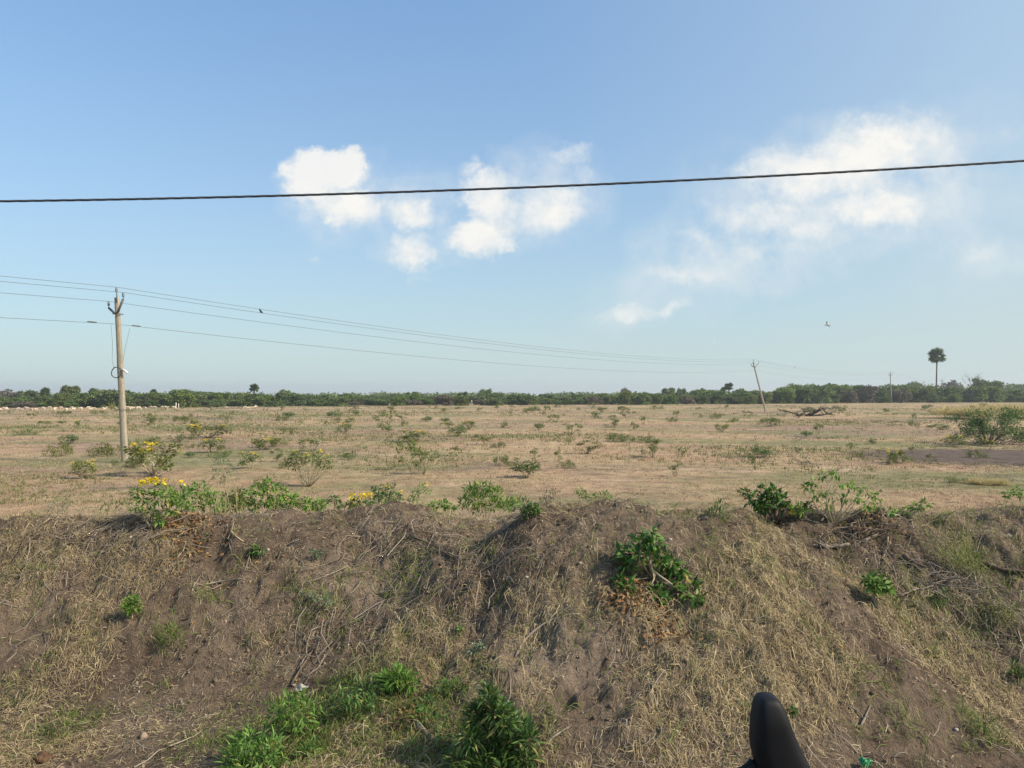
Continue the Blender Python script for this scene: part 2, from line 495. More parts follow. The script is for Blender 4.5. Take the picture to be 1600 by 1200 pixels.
def mat_field(burnt):
    m, nt, N, L, b = new_mat('field_soil')
    geo = N.new('ShaderNodeNewGeometry')

    def nz(s, d, r=.6, sc_=(1, 1, 1), off=(0, 0, 0)):
        mp = N.new('ShaderNodeMapping'); mp.inputs['Scale'].default_value = sc_; mp.inputs['Location'].default_value = off
        L.new(geo.outputs['Position'], mp.inputs[0])
        n = N.new('ShaderNodeTexNoise'); n.inputs['Scale'].default_value = s; n.inputs['Detail'].default_value = d
        n.inputs['Roughness'].default_value = r
        L.new(mp.outputs[0], n.inputs['Vector'])
        return n

    def mix(f, a, c, mode='MIX'):
        x = N.new('ShaderNodeMix'); x.data_type = 'RGBA'; x.blend_type = mode
        for i, v in ((0, f), (6, a), (7, c)):
            if isinstance(v, float): x.inputs[i].default_value = v
            elif isinstance(v, tuple): x.inputs[i].default_value = (*v, 1)
            else: L.new(v, x.inputs[i])
        return x.outputs[2]

    def step(n, lo, hi):
        mr = N.new('ShaderNodeMapRange'); mr.interpolation_type = 'SMOOTHSTEP'
        mr.inputs[1].default_value = lo; mr.inputs[2].default_value = hi
        L.new(n, mr.inputs[0])
        return mr.outputs[0]
    a, c, d, e = nz(.16, 7, .65), nz(.055, 6, .6, (.7, 1, 1), (40, 10, 0)), nz(1.3, 7, .7), nz(.11, 7, .68, (.55, 1, 1), (9, 71, 0))
    col = mix(step(a.outputs[0], .38, .62), (.385, .26, .17), (.41, .31, .19))
    col = mix(step(c.outputs[0], .5, .62), col, (.29, .205, .15))
    col = mix(step(e.outputs[0], .53, .64), col, (.21, .165, .13))
    g = nz(.09, 6, .7, (.6, 1, 1), (90, 33, 0))
    col = mix(step(g.outputs[0], .45, .62), col, (.215, .205, .105))
    k5 = nz(.22, 7, .7, (.6, 1, 1), (17, 51, 0))
    col = mix(step(k5.outputs[0], .56, .70), col, (.52, .38, .275))
    # burnt / bare dark soil patch
    px, py, rx, ry = burnt
    sp = N.new('ShaderNodeSeparateXYZ'); L.new(geo.outputs['Position'], sp.inputs[0])

    def mth(op, p, q):
        n = N.new('ShaderNodeMath'); n.operation = op
        for i, v in enumerate((p, q)):
            if isinstance(v, (int, float)): n.inputs[i].default_value = v
            else: L.new(v, n.inputs[i])
        return n.outputs[0]
    dx = mth('DIVIDE', mth('SUBTRACT', sp.outputs[0], px), rx)
    dy = mth('DIVIDE', mth('SUBTRACT', sp.outputs[1], py), ry)
    dd = mth('ADD', mth('MULTIPLY', dx, dx), mth('MULTIPLY', dy, dy))
    dd = mth('ADD', dd, mth('MULTIPLY', mth('SUBTRACT', d.outputs[0], .5), 1.6))
    bm_ = N.new('ShaderNodeMapRange'); bm_.interpolation_type = 'SMOOTHSTEP'
    bm_.inputs[1].default_value = 1.25; bm_.inputs[2].default_value = .6
    L.new(dd, bm_.inputs[0])
    col = mix(bm_.outputs[0], col, (.135, .105, .09))
    r2 = ramp(N, [(.3, (.55, .53, .50)), (.5, (1, 1, 1)), (.7, (1.3, 1.28, 1.22))])
    L.new(d.outputs[0], r2.inputs[0])
    col = mix(1.0, col, r2.outputs[0], 'MULTIPLY')
    L.new(col, b.inputs['Base Color'])
    b.inputs['Roughness'].default_value = .95; b.inputs['Specular IOR Level'].default_value = .08
    bp = N.new('ShaderNodeBump'); bp.inputs['Strength'].default_value = .8; bp.inputs['Distance'].default_value = .12
    n5 = nz(6, 8, .75)
    L.new(n5.outputs[0], bp.inputs['Height']); L.new(bp.outputs[0], b.inputs['Normal'])
    return m


# ------------------------------------------------------------------ field
def field_h(x, y):
    return .10 * fbm(x * .09, y * .09, 3, 3) + .035 * fbm(x * .7, y * .7, 3, 8)


def dip(y):
    """the plain falls away gently behind the tree belt"""
    return -.006 * np.maximum(0, np.asarray(y, float) - 225)


def make_field():
    ys = np.concatenate([[-3000, -300, -40, 0, 4], np.arange(8, 60, .45), np.geomspace(60, 320, 90), [450, 700, 1200, 2000, 3000]])
    xs = np.concatenate([[-3000, -1800, -900, -450], np.linspace(-300, -60, 60), np.arange(-59, 59, .6), np.linspace(60, 300, 60), [450, 900, 1800, 3000]])
    X, Y = np.meshgrid(xs, ys)
    fade = np.clip((400 - np.hypot(X, Y)) / 200, 0, 1)
    Z = field_h(X, Y) * fade + dip(Y)
    Z = np.where(Y < 8, -.15, Z)
    ny, nx = X.shape
    idx = np.arange(nx * ny).reshape(ny, nx)
    q = np.stack([idx[:-1, :-1], idx[:-1, 1:], idx[1:, 1:], idx[1:, :-1]], -1).reshape(-1, 4)
    b0 = G(1530, 716)
    o = MB().add(np.stack([X, Y, Z], -1).reshape(-1, 3), q).build('field', mat_field((b0.x + 2.2, b0.y + .8, 8.5, 6.0)), smooth=True)
    tag(o, 'wide flat field of dry tan soil and straw reaching to the tree belt', 'field', kind='structure')


make_field()

# ------------------------------------------------------------------ earth bank (heaped spoil along the road)
CX = np.array([-900, -300, 0, 100, 200, 300, 400, 500, 560, 620, 660, 700, 760, 800, 830, 870, 920, 980, 1020, 1060, 1100, 1150, 1200, 1240, 1290, 1330, 1400, 1450, 1500, 1540, 1600, 1900, 2500])
CY = np.array([806, 812, 809, 806, 800, 799, 798, 799, 795, 791, 795, 803, 806, 796, 790, 785, 783, 785, 793, 792, 790, 798, 808, 801, 800, 799, 798, 800, 799, 794, 790, 796, 800])
SLOPE_Z = np.array([ray(800, y).z for y in CY])


def bank_h(x, y, fine=True):
    x = np.asarray(x, float); y = np.asarray(y, float)
    verge = 1.70 + .05 * fbm(x * .5, y * .5, 3, 1) + .012 * fbm(x * 3, y * 3, 2, 5)
    base = np.where(y < 5.2, verge, verge - (y - 5.2) * 1.2)
    base = np.maximum(base, -.35)
    wob = .22 * fbm(x * .8, y * .8, 3, 11)
    hs = []
    for (xa, xb, Yc, s) in ((-1e3, -.72, 5.7, .66), (.22, 1.35, 5.05, .62), (1.75, 1e3, 5.55, .64)):
        z = CAMZ + np.interp(800 + FPX * x / Yc, CX, SLOPE_Z) * Yc
        dx = np.maximum(0, np.maximum(xa - x, x - xb))
        d = np.hypot(y - Yc + np.where(y < Yc, wob * .8, 0), dx * 1.0)
        r = .22
        hs.append(z - s * (np.sqrt(d * d + r * r) - r))
    # saddle behind the middle heap
    z = CAMZ + np.interp(800 + FPX * x / 5.8, CX, SLOPE_Z) * 5.8
    inside = np.maximum(0, np.maximum(-.9 - x, x - 2.0))
    hs.append(z - .02 - .6 * (np.sqrt((y - 5.8) ** 2 + inside ** 2 + .05) - .22))
    hs.append(base)
    k = 16.0
    mxh = np.maximum.reduce(hs)
    H = mxh + np.log(sum(np.exp(np.clip(k * (h - mxh), -40, 0)) for h in hs)) / k - .02
    if fine:
        slopew = np.clip((H - verge) / .25, .25, 1)
        rill = fbm(x * 2.6 + y * 1.3, y * .7 - x * .25, 3, 21)
        near = np.where(y > 5.35, .45, 1.0)
        H = H + slopew * near * (.085 * rill + .06 * fbm(x * 4.2, y * 4.2, 3, 31)) + slopew * (.045 * fbm(x * 13, y * 13, 3, 41) + .02 * vn(x * 40, y * 40, 51))
    return H


GX0, GX1, GY0, GY1, GS = -8.0, 8.0, 1.5, 8.0, .02
gx, gy = np.arange(GX0, GX1 + GS, GS), np.arange(GY0, GY1 + GS, GS)
HG = bank_h(*np.meshgrid(gx, gy))


def BH(x, y):
    """fast look-up of the bank's height"""
    fx = np.clip((np.asarray(x) - GX0) / GS, 0, len(gx) - 1.01); fy = np.clip((np.asarray(y) - GY0) / GS, 0, len(gy) - 1.01)
    i, j = fx.astype(int), fy.astype(int)
    u, v = fx - i, fy - j
    return (HG[j, i] * (1 - u) + HG[j, i + 1] * u) * (1 - v) + (HG[j + 1, i] * (1 - u) + HG[j + 1, i + 1] * u) * v


def B(px, py):
    d = ray(px, py)
    Y = np.arange(2.0, 7.9, .01)
    z = CAMZ + d.z * Y
    hit = np.nonzero(z <= BH(d.x * Y, Y))[0]
    Yh = Y[hit[0]] if len(hit) else 5.8
    return Vector((d.x * Yh, Yh, float(BH(d.x * Yh, Yh))))


def make_bank():
    dx = np.arange(-5.2, 5.2, .018)
    xs = np.concatenate([-np.geomspace(60, 5.22, 60), dx, np.geomspace(5.22, 60, 60)])
    ys = np.concatenate([np.linspace(-14, 2.4, 30), np.arange(2.5, 6.4, .018), np.geomspace(6.42, 12, 26)])
    X, Y = np.meshgrid(xs, ys)
    Z = bank_h(X, Y)
    ny, nx = X.shape
    idx = np.arange(nx * ny).reshape(ny, nx)
    q = np.stack([idx[:-1, :-1], idx[:-1, 1:], idx[1:, 1:], idx[1:, :-1]], -1).reshape(-1, 4)
    o = MB().add(np.stack([X, Y, Z], -1).reshape(-1, 3), q).build('earth_bank', mat_soil(), smooth=True)
    tag(o, 'rough brown earth bank heaped along the roadside in front of the field', 'bank', kind='structure')


make_bank()

# ------------------------------------------------------------------ dry grass, twigs, litter on the bank


def world_patches(lst):
    out = []
    for (px, py, rpx, s) in lst:
        c = B(px, py)
        out.append((c.x, c.y, rpx * c.y / FPX, s))
    return out


def patch_w(x, y, pats):
    t = np.zeros_like(x)
    for (cx, cy, r, s) in pats:
        d2 = ((x - cx) ** 2 + ((y - cy) * 1.0) ** 2) / (r * r)
        t = t + s * np.exp(-d2)
    return t


STRAW_P = world_patches([(1180, 870, 60, 1.2), (1220, 960, 70, 1.0), (1130, 950, 50, .8), (1250, 1060, 70, .8), (1330, 1060, 90, .7), (1420, 980, 80, .8), (1500, 1060, 70, .7),
                         (250, 880, 60, .9), (180, 960, 70, .6), (620, 1000, 70, .9), (560, 920, 60, .6), (460, 890, 60, .5), (300, 1080, 80, .7), (90, 1170, 70, 1.2), (190, 1160, 60, .9),
                         (420, 1010, 50, .8), (60, 880, 70, .6), (720, 960, 60, .5), (900, 920, 60, .5), (880, 1100, 60, .4), (1350, 900, 60, .4), (1560, 960, 60, .5), (100, 1040, 90, .6),
                         (1170, 1120, 60, .6), (700, 1040, 50, .5), (1290, 850, 40, .5), (1000, 1000, 60, .4)])
BARE_P = world_patches([(860, 830, 80, 1.0), (960, 800, 60, .9), (450, 815, 80, .5), (1080, 800, 40, .6), (900, 1020, 70, .8), (1320, 960, 50, .9), (1450, 1160, 120, 1.3), (1330, 1170, 80, .8),
                        (300, 1130, 90, .7), (330, 1160, 60, .8), (650, 820, 60, .3), (750, 1000, 50, .4), (370, 930, 50, .4), (270, 930, 40, .5), (1000, 1130, 70, .4), (960, 940, 50, .6), (1050, 1000, 50, .5)])


def straws(n, lmin, lmax, wmin, wmax, lift, density, clump, downhill=.5, K=5, spread=.035):
    """curled ribbons lying on the bank"""
    nc = n // clump
    x = rng.uniform(-6.2, 6.2, nc * 7); y = 2.7 + 3.5 * rng.random(nc * 7)
    keep = rng.random(nc * 7) < density(x, y)
    x, y = x[keep][:nc], y[keep][:nc]
    nc = len(x)
    x = np.repeat(x, clump) + rng.normal(0, spread, nc * clump) * (clump > 1); y = np.repeat(y, clump) + rng.normal(0, spread, nc * clump) * (clump > 1)
    n = len(x)
    base_th = np.repeat(rng.uniform(0, 2 * math.pi, nc), clump)
    th = base_th + rng.normal(0, 1.3, n)
    dh = rng.random(n) < downhill
    th = np.where(dh, -math.pi / 2 + rng.normal(0, .8, n), th)
    ln = rng.uniform(lmin, lmax, n) * (.6 + .8 * rng.random(n))
    curl = rng.normal(0, .8, n)
    T = np.linspace(0, 1, K)
    pts = np.zeros((n, K, 3))
    ang = th
    cx, cy = x.copy(), y.copy()
    lf = np.abs(rng.normal(0, lift, n)); endl = np.abs(rng.normal(0, lift * .8, n))
    for i, t in enumerate(T):
        pts[:, i, 0], pts[:, i, 1] = cx, cy
        pts[:, i, 2] = BH(cx, cy) + .003 + lf * math.sin(t * math.pi) + endl * t
        cx = cx + np.cos(ang) * ln / (K - 1); cy = cy + np.sin(ang) * ln / (K - 1)
        ang = ang + curl * .6 + rng.normal(0, .4, n)
    w = rng.uniform(wmin, wmax, n)
    d = pts[:, 1:] - pts[:, :-1]
    d = np.concatenate([d, d[:, -1:]], 1)
    d /= np.linalg.norm(d, axis=2)[..., None] + 1e-9
    up = np.array([0, -.55, .8]) + rng.normal(0, .5, (n, 1, 3))
    side = np.cross(d, up); side /= np.linalg.norm(side, axis=2)[..., None] + 1e-9
    wt = np.interp(np.linspace(0, 4, K), range(5), [.7, 1, 1, .8, .15])[None, :, None] * w[:, None, None] * .5
    Lf, Rt = pts - side * wt, pts + side * wt
    V = np.stack([Lf, Rt], 2).reshape(n, 2 * K, 3)
    base = (np.arange(n) * 2 * K)[:, None, None]
    f = np.array([[2 * i, 2 * i + 1, 2 * i + 3, 2 * i + 2] for i in range(K - 1)])[None]
    return V.reshape(-1, 3), (base + f).reshape(-1, 4)


def dens_straw(x, y):
    nz = fbm(x * 1.1, y * 1.1, 4, 61) + .5 * fbm(x * 4, y * 4, 2, 66)
    d = .02 + 1.5 * np.clip(nz, -.4, .8) + .95 * patch_w(x, y, STRAW_P) - .9 * patch_w(x, y, BARE_P)
    return np.clip(d, .012, 1) * np.clip((5.55 - y) / .5 + .2, .15, 1)


def dens_dead(x, y):
    nz = fbm(x * 1.4 + 7, y * 1.4, 4, 71)
    return np.clip(.5 + .9 * nz - .15 * patch_w(x, y, BARE_P), .16, 1)


v, f = straws(92000, .014, .050, .0014, .0031, .008, dens_straw, 14, .12, 4)
tag(MB().add(v, f).build('dry_grass', M['straw']), 'matted golden dry grass lying over the earth bank', 'dry grass', kind='stuff')
v, f = straws(95000, .012, .06, .0013, .0032, .006, dens_dead, 5, .2, 4)
tag(MB().add(v, f).build('dead_thatch', M['dead_grass']), 'thin grey brown dead stalks tangled over the bank soil', 'dead grass', kind='stuff')

# rooted tufts
v, f = straws(21000, .03, .085, .0015, .003, .024, dens_straw, 26, .25, 4, .013)
tag(MB().add(v, f).build('dry_tufts', M['straw']), 'rooted tufts of dry grass standing on the bank', 'dry grass', kind='stuff')
# upright wisps of straw
v, f = straws(2600, .05, .14, .0018, .0034, .04, dens_straw, 6, .1)
tag(MB().add(v, f).build('straw_wisps', M['straw']), 'loose curled straw wisps standing up from the matted bank grass', 'dry grass', kind='stuff')


def twig_litter(n):
    mb = MB()
    x = rng.uniform(-5.5, 5.5, n); y = rng.uniform(2.9, 6.2, n)
    heap = rng.random(n) < .45
    spots = [B(170, 860), B(90, 850), B(760, 900), B(1480, 920), B(1530, 930), B(1350, 840), B(700, 850), B(620, 860), B(1560, 980), B(560, 980), B(200, 830)]
    for i in np.nonzero(heap)[0]:
        c = spots[rng.integers(len(spots))]
        x[i], y[i] = c.x + rng.normal(0, .24), c.y + rng.normal(0, .14)
    for i in range(n):
        ln = rng.uniform(.05, .20) * (1 + .5 * heap[i])
        a = rng.uniform(0, 2 * math.pi); bend = rng.normal(0, .5)
        pts = []
        cx, cy = x[i], y[i]
        lf = abs(rng.normal(0, .02)) + .004
        for t in (0, .33, .66, 1):
            pts.append((cx, cy, float(BH(cx, cy)) + lf + .02 * math.sin(t * 3.1) * rng.random()))
            cx += math.cos(a) * ln / 3; cy += math.sin(a) * ln / 3
            a += bend * .6 + rng.normal(0, .35)
        r = rng.uniform(.0012, .0034)
        mb.tube(pts, [r * 1.2, r, r * .8, r * .35], 3, 0, False)
    return mb


tag(twig_litter(2600).build('twig_litter', M['twig']), 'countless thin grey brown twigs strewn over the bank', 'twigs', kind='stuff')


def clods(n):
    mb = MB()
    ico_v = np.array([(0, 0, 1), (.89, 0, .45), (.28, .85, .45), (-.72, .53, .45), (-.72, -.53, .45), (.28, -.85, .45), (.72, .53, -.45), (-.28, .85, -.45), (-.89, 0, -.45), (-.28, -.85, -.45), (.72, -.53, -.45), (0, 0, -1)])
    ico_f = np.array([(0, 1, 2), (0, 2, 3), (0, 3, 4), (0, 4, 5), (0, 5, 1), (1, 6, 2), (2, 7, 3), (3, 8, 4), (4, 9, 5), (5, 10, 1), (6, 7, 2), (7, 8, 3), (8, 9, 4), (9, 10, 5), (10, 6, 1), (11, 7, 6), (11, 8, 7), (11, 9, 8), (11, 10, 9), (11, 6, 10)])
    x = rng.uniform(-5.5, 5.5, n); y = rng.uniform(2.8, 6.2, n)
    r = .003 + .011 * rng.random(n) ** 5 + .012 * (rng.random(n) < .02) * rng.random(n)
    sc_ = r[:, None, None] * rng.uniform(.6, 1.3, (n, 1, 3)) * rng.uniform(.75, 1.2, (n, 12, 1))
    V = ico_v[None] * sc_ + np.stack([x, y, BH(x, y) + r * .2], -1)[:, None]
    F = ico_f[None] + (np.arange(n) * 12)[:, None, None]
    return mb.add(V.reshape(-1, 3), F.reshape(-1, 3))


M['clod'] = mat_island('clod', [(0, (.10, .07, .052)), (.6, (.20, .145, .105)), (.93, (.29, .225, .165)), (1, (.42, .38, .33))], .95)
tag(clods(10000).build('soil_clods', M['clod']), 'small brown soil clods and pebbles scattered over the bank', 'soil clods', kind='stuff')


# ------------------------------------------------------------------ leaves and shrubs
def unit(v):
    return v / (np.linalg.norm(v, axis=-1, keepdims=True) + 1e-9)


def leaves(pos, dirs, ln, wd, fold=.25, simple=False, bend=.15):
    """leaf blades: base at pos, pointing along dirs"""
    n = len(pos)
    ln = np.broadcast_to(ln, (n,)); wd = np.broadcast_to(wd, (n,))
    d = unit(dirs)
    up = unit(np.array([0, 0, 1.0]) + rng.normal(0, .45, (n, 3)))
    s = unit(np.cross(d, up)); nrm = np.cross(s, d)
    tip = pos + d * ln[:, None] - nrm * (bend * ln)[:, None]
    mid = pos + d * (ln * .45)[:, None]
    Lp, Rp = mid - s * (wd * .5)[:, None] + nrm * (fold * wd * .5)[:, None], mid + s * (wd * .5)[:, None] + nrm * (fold * wd * .5)[:, None]
    base = np.arange(n)[:, None, None]
    if simple:
        V = np.stack([pos, Lp, tip, Rp], 1)
        return V.reshape(-1, 3), (base * 4 + np.array([[0, 3, 2, 1]])[None]).reshape(-1, 4)
    V = np.stack([pos, Lp, mid, Rp, tip], 1)
    F = np.array([[0, 2, 1, 1], [0, 3, 2, 2], [1, 2, 4, 4], [2, 3, 4, 4]])[None]
    return V.reshape(-1, 3), (base * 5 + F).reshape(-1, 4)


def ball(n, c, r, shell=.5):
    d = unit(rng.normal(0, 1, (n, 3)))
    rr = shell + (1 - shell) * rng.random(n)
    return np.asarray(c)[None] + d * rr[:, None] * np.asarray(r)[None], d


def stem_path(a, b, sag=.1, n=5):
    a, b = np.asarray(a, float), np.asarray(b, float)
    L_ = np.linalg.norm(b - a)
    o = rng.normal(0, sag * L_, 3)
    t = np.linspace(0, 1, n)[:, None]
    return a + (b - a) * t + o * np.sin(t * math.pi) + rng.normal(0, sag * .18 * L_, (n, 3)) * np.sin(t * math.pi)


def shrub_at(name, base, clusters, leaf, label, cat, lmat='leaf', ln=.06, wd=.022, n=60, droop=.3, stem_mat='stem_pale', r0=.008, flowers=None, group=None, up=.3, stems=True, spread=.9, front=None):
    """one shrub: stems from the base to each leaf cluster, foliage, flowers.
    clusters: list of (offset xyz from base, radius, leaf count factor)"""
    root = empty(name, base)
    tag(root, label, cat, group)
    st, fo = MB(), MB()
    for (c, r, k) in clusters:
        c = np.asarray(c, float)
        if stems:
            p = stem_path((rng.normal(0, .004), rng.normal(0, .004), -.02), c, .10)
            rr = max(r0 * (.6 + .4 * rng.random()), .0015)
            st.tube(p, np.linspace(rr, rr * .35, 5), 5)
        m = max(3, int(n * k))
        pos, d = ball(m, c, (r * spread, r * spread, r * .75 * spread), .25)
        dirs = d + rng.normal(0, .5, (m, 3)) + np.array([0, 0, up]) - np.array([0, 0, droop]) * rng.random((m, 1)) * 2
        fo.add(*leaves(pos, dirs, ln * rng.uniform(.4, 1.35, m), wd * rng.uniform(.5, 1.3, m)))
    for path, r_ in (front or []):
        st.tube(path, np.linspace(r_, r_ * .6, len(path)), 6, .15)
    kids = []
    if st.n: kids.append(st.build('stems', M[stem_mat], root, True))
    if fo.n: kids.append(fo.build('foliage', M[lmat], root))
    if flowers:
        fl = MB()
        for (c, r, m) in flowers:
            pos, d = ball(m, c, (r, r, r * .7), .3)
            for q in range(4):
                fl.add(*leaves(pos, d + rng.normal(0, .8, (m, 3)) + np.array([0, 0, .5]), ln * .55, ln * .42, .1))
        kids.append(tag(fl.build('flowers', M['flower'], root), kind='stuff'))
    KIDS[root.name] = kids
    return root, kids


def px_shrub(name, bpx, Y, cl, label, cat, base_z=None, depth=.5, flowers=None, limbs=None, **kw):
    """shrub whose leaf clusters are measured off the photograph: (px, py, radius px, count); every cluster gets its own depth"""
    if Y is None:
        b = B(*bpx)
    elif base_z == 'field':
        d = ray(*bpx); b = Vector((d.x * Y, Y, float(field_h(d.x * Y, Y))))
    else:
        b = P(bpx[0], bpx[1], Y)
    Yb = b.y
    out = []
    for (px, py, r, k) in cl:
        rw = r * Yb / FPX
        yy = Yb + rng.normal(0, depth * 1.2 * rw) - .3 * rw
        p = P(px, py, yy)
        if base_z != 'field' and yy < 7.5:
            hit = B(px, py + r * .5)
            if hit.y < yy + .02:
                yy = hit.y - rw * .35
                p = P(px, py, yy)
        elif base_z == 'field':
            p.z = max(p.z, .15)
        out.append((tuple(p - b), rw, k))
    fl = None
    if flowers:
        fl = []
        for (px, py, r, m) in flowers:
            p = P(px, py, Yb - .02)
            fl.append((tuple(p - b), r * Yb / FPX, m))
    if limbs:
        kw['front'] = [([tuple(P(a, c, B(a, c).y - dd) - b) for a, c, dd in pth], r_) for pth, r_ in limbs]
    near = base_z != 'field'
    kw['n'] = kw.get('n', 60) * (2.3 if near else 2.6)
    kw['ln'] = kw.get('ln', .06) * (.76 if near else .66)
    kw['wd'] = kw.get('wd', .022) * (.88 if near else .8)
    return shrub_at(name, b, out, None, label, cat, flowers=fl, **kw)


# ---- shrubs rooted on the bank
px_shrub('shrub', (1022, 900), None, [(1000, 848, 17, 1), (1025, 850, 16, .9), (975, 864, 15, .9), (1000, 868, 17, .8), (1035, 868, 15, .8), (1050, 882, 15, .9), (980, 884, 13, .7), (1062, 890, 10, .5), (1032, 884, 11, .5),
          (968, 908, 10, .6), (982, 918, 9, .4), (1026, 925, 12, .7), (1036, 936, 10, .5), (1060, 912, 11, .6), (1085, 916, 10, .6), (1088, 934, 11, .7), (1072, 930, 9, .4), (1015, 836, 11, .6)],
         'dark green leafy shrub with bare pale forked stem on the bank face', 'shrub', ln=.075, wd=.026, n=30, droop=.6, r0=.006, lmat='leaf', spread=.85,
         limbs=[([(1024, 906, .02), (1020, 893, .10), (1016, 878, .14), (1010, 868, .16), (994, 864, .17)], .0085), ([(1020, 892, .10), (1034, 902, .12), (1050, 913, .14)], .007), ([(1020, 895, .10), (1022, 904, .11), (1018, 913, .12)], .0055), ([(1013, 872, .15), (1014, 860, .17), (1017, 854, .18)], .005)])
px_shrub('shrub', (1212, 818), None, [(1195, 765, 15, .8), (1180, 780, 16, 1), (1200, 785, 18, 1.1), (1222, 780, 14, .8), (1165, 770, 9, .4), (1210, 770, 13, .7), (1190, 790, 14, .8), (1228, 795, 9, .4)],
         'dark green small shrub with short brown trunk leaning on the bank crest', 'shrub', ln=.06, wd=.026, n=40, stem_mat='bark', r0=.014, droop=.4)
px_shrub('shrub', (1303, 815), None, [(1262, 762, 12, .7), (1270, 755, 9, .5), (1285, 743, 8, .4), (1305, 738, 10, .6), (1290, 770, 10, .5), (1318, 778, 9, .5), (1330, 758, 10, .5), (1350, 765, 11, .6), (1370, 776, 11, .7),
          (1355, 790, 12, .7), (1295, 790, 9, .5), (1340, 778, 10, .5), (1275, 775, 8, .4), (1365, 792, 9, .4), (1312, 756, 8, .3), (1245, 793, 10, .5)],
         'open shrub with pale forked stems and drooping light leaves on the bank crest', 'shrub', ln=.052, wd=.019, n=22, droop=.9, lmat='leaf_bright', r0=.0065)
px_shrub('shrub', (1255, 812), None, [(1250, 796, 10, .8), (1262, 790, 9, .7), (1244, 803, 8, .5)], 'low green sprout with one yellow bloom between the two crest shrubs', 'shrub', ln=.05, wd=.02, n=30, lmat='leaf',
         flowers=[((1238), 798, 4, 6)])
px_shrub('shrub', (1410, 806), None, [(1432, 793, 10, .8), (1445, 788, 9, .7), (1418, 798, 8, .6), (1400, 800, 8, .5), (1390, 800, 7, .4)], 'low bright green sprout on the crest right of the pale stemmed shrub', 'shrub', ln=.05, wd=.02, n=26, lmat='leaf_bright')
px_shrub('shrub', (242, 828), None, [(215, 790, 14, .6), (225, 775, 16, .8), (245, 780, 18, .8), (265, 775, 16, .8), (250, 762, 14, .7), (235, 800, 12, .5), (268, 795, 12, .6), (285, 780, 14, .6), (210, 770, 8, .3), (250, 812, 8, .6)],
         'tall loose crest shrub with pale curved stems and yellow blooms on top', 'shrub', ln=.055, wd=.019, n=44, lmat='leaf_bright', stem_mat='stem_pale', r0=.006,
         flowers=[(222, 754, 6, 8), (232, 751, 6, 10), (243, 752, 5, 9), (258, 753, 4, 5), (284, 755, 4, 4)])
px_shrub('seedling', (1370, 945), None, [(1362, 905, 11, 1), (1375, 912, 13, 1.2), (1385, 918, 10, .9), (1368, 918, 10, .9)], 'lone round topped seedling with broad bright leaves on a bare stem', 'seedling', ln=.055, wd=.034, n=24, lmat='leaf_bright', r0=.006, droop=.5)
px_shrub('seedling', (206, 968), None, [(200, 940, 9, 1), (210, 938, 9, 1), (204, 952, 10, 1), (214, 950, 7, .6), (196, 950, 7, .6)], 'vivid green bushy seedling standing alone low on the left bank', 'seedling', ln=.035, wd=.013, n=40, lmat='leaf_bright', r0=.004)
px_shrub('seedling', (403, 870), None, [(400, 858, 9, 1), (408, 860, 7, .6), (395, 864, 6, .5)], 'dark green small seedling high on the left part of the bank', 'seedling', ln=.035, wd=.014, n=30, r0=.004)
px_shrub('seedling', (495, 875), None, [(495, 866, 8, 1), (502, 862, 6, .6), (488, 862, 5, .5)], 'grey green seedling beside the first one on the upper bank', 'seedling', ln=.03, wd=.012, n=28, lmat='leaf_blue', r0=.003)
px_shrub('weed', (500, 950), None, [(505, 938, 10, .8), (490, 934, 9, .6), (515, 934, 8, .6), (480, 928, 8, .4)], 'thin grey green weed on the middle of the left bank', 'weed', ln=.05, wd=.008, n=26, lmat='leaf_blue', r0=.003)
px_shrub('weed', (262, 1010), None, [(265, 995, 13, .8), (280, 1000, 10, .6), (255, 1005, 10, .6), (272, 985, 10, .5)], 'tuft of olive green grass on the lower left bank', 'weed', ln=.09, wd=.006, n=34, lmat='grass_green', r0=.002, up=1.2)
px_shrub('weed', (718, 990), None, [(720, 982, 6, .8), (714, 984, 4, .5)], 'tiny green sprout on a thin stalk in mid bank', 'weed', ln=.03, wd=.013, n=16, lmat='leaf_bright', r0=.003)
px_shrub('weed', (746, 1020), None, [(746, 1012, 7, .8), (752, 1008, 5, .5), (740, 1016, 5, .4)], 'blue green rosette just below the tiny sprout', 'weed', ln=.04, wd=.012, n=20, lmat='leaf_blue', r0=.003)
px_shrub('weed', (828, 808), None, [(824, 796, 9, 1), (832, 790, 8, .8), (820, 804, 7, .6), (838, 796, 6, .5)], 'fresh green weed on the crest at the left end of the middle heap', 'weed', ln=.045, wd=.018, n=30, lmat='leaf', r0=.004)
px_shrub('weed', (1118, 812), None, [(1118, 800, 10, .8), (1125, 790, 9, .6), (1112, 805, 8, .6), (1135, 806, 9, .5)], 'dark wispy weed on the crest left of the short trunked shrub', 'weed', ln=.06, wd=.008, n=30, lmat='leaf', r0=.003, up=.8)
px_shrub('weed', (1510, 895), None, [(1500, 880, 16, .7), (1525, 875, 16, .8), (1512, 870, 14, .6), (1490, 885, 12, .5), (1530, 890, 12, .5), (1475, 868, 10, .3)], 'clump of fine olive green grass behind the heap of bare branches', 'weed', ln=.10, wd=.005, n=50, lmat='grass_green', r0=.002, up=.9)
px_shrub('weed', (1470, 945), None, [(1468, 935, 12, .8), (1478, 928, 9, .6), (1460, 940, 8, .5)], 'green weed growing under the heap of bare branches', 'weed', ln=.045, wd=.012, n=30, lmat='leaf', r0=.003)
px_shrub('weed', (1560, 965), None, [(1560, 955, 14, .6), (1580, 950, 14, .6), (1545, 960, 12, .5)], 'olive grass clump on the bank at the right edge', 'weed', ln=.09, wd=.006, n=36, lmat='grass_green', r0=.002, up=.8)
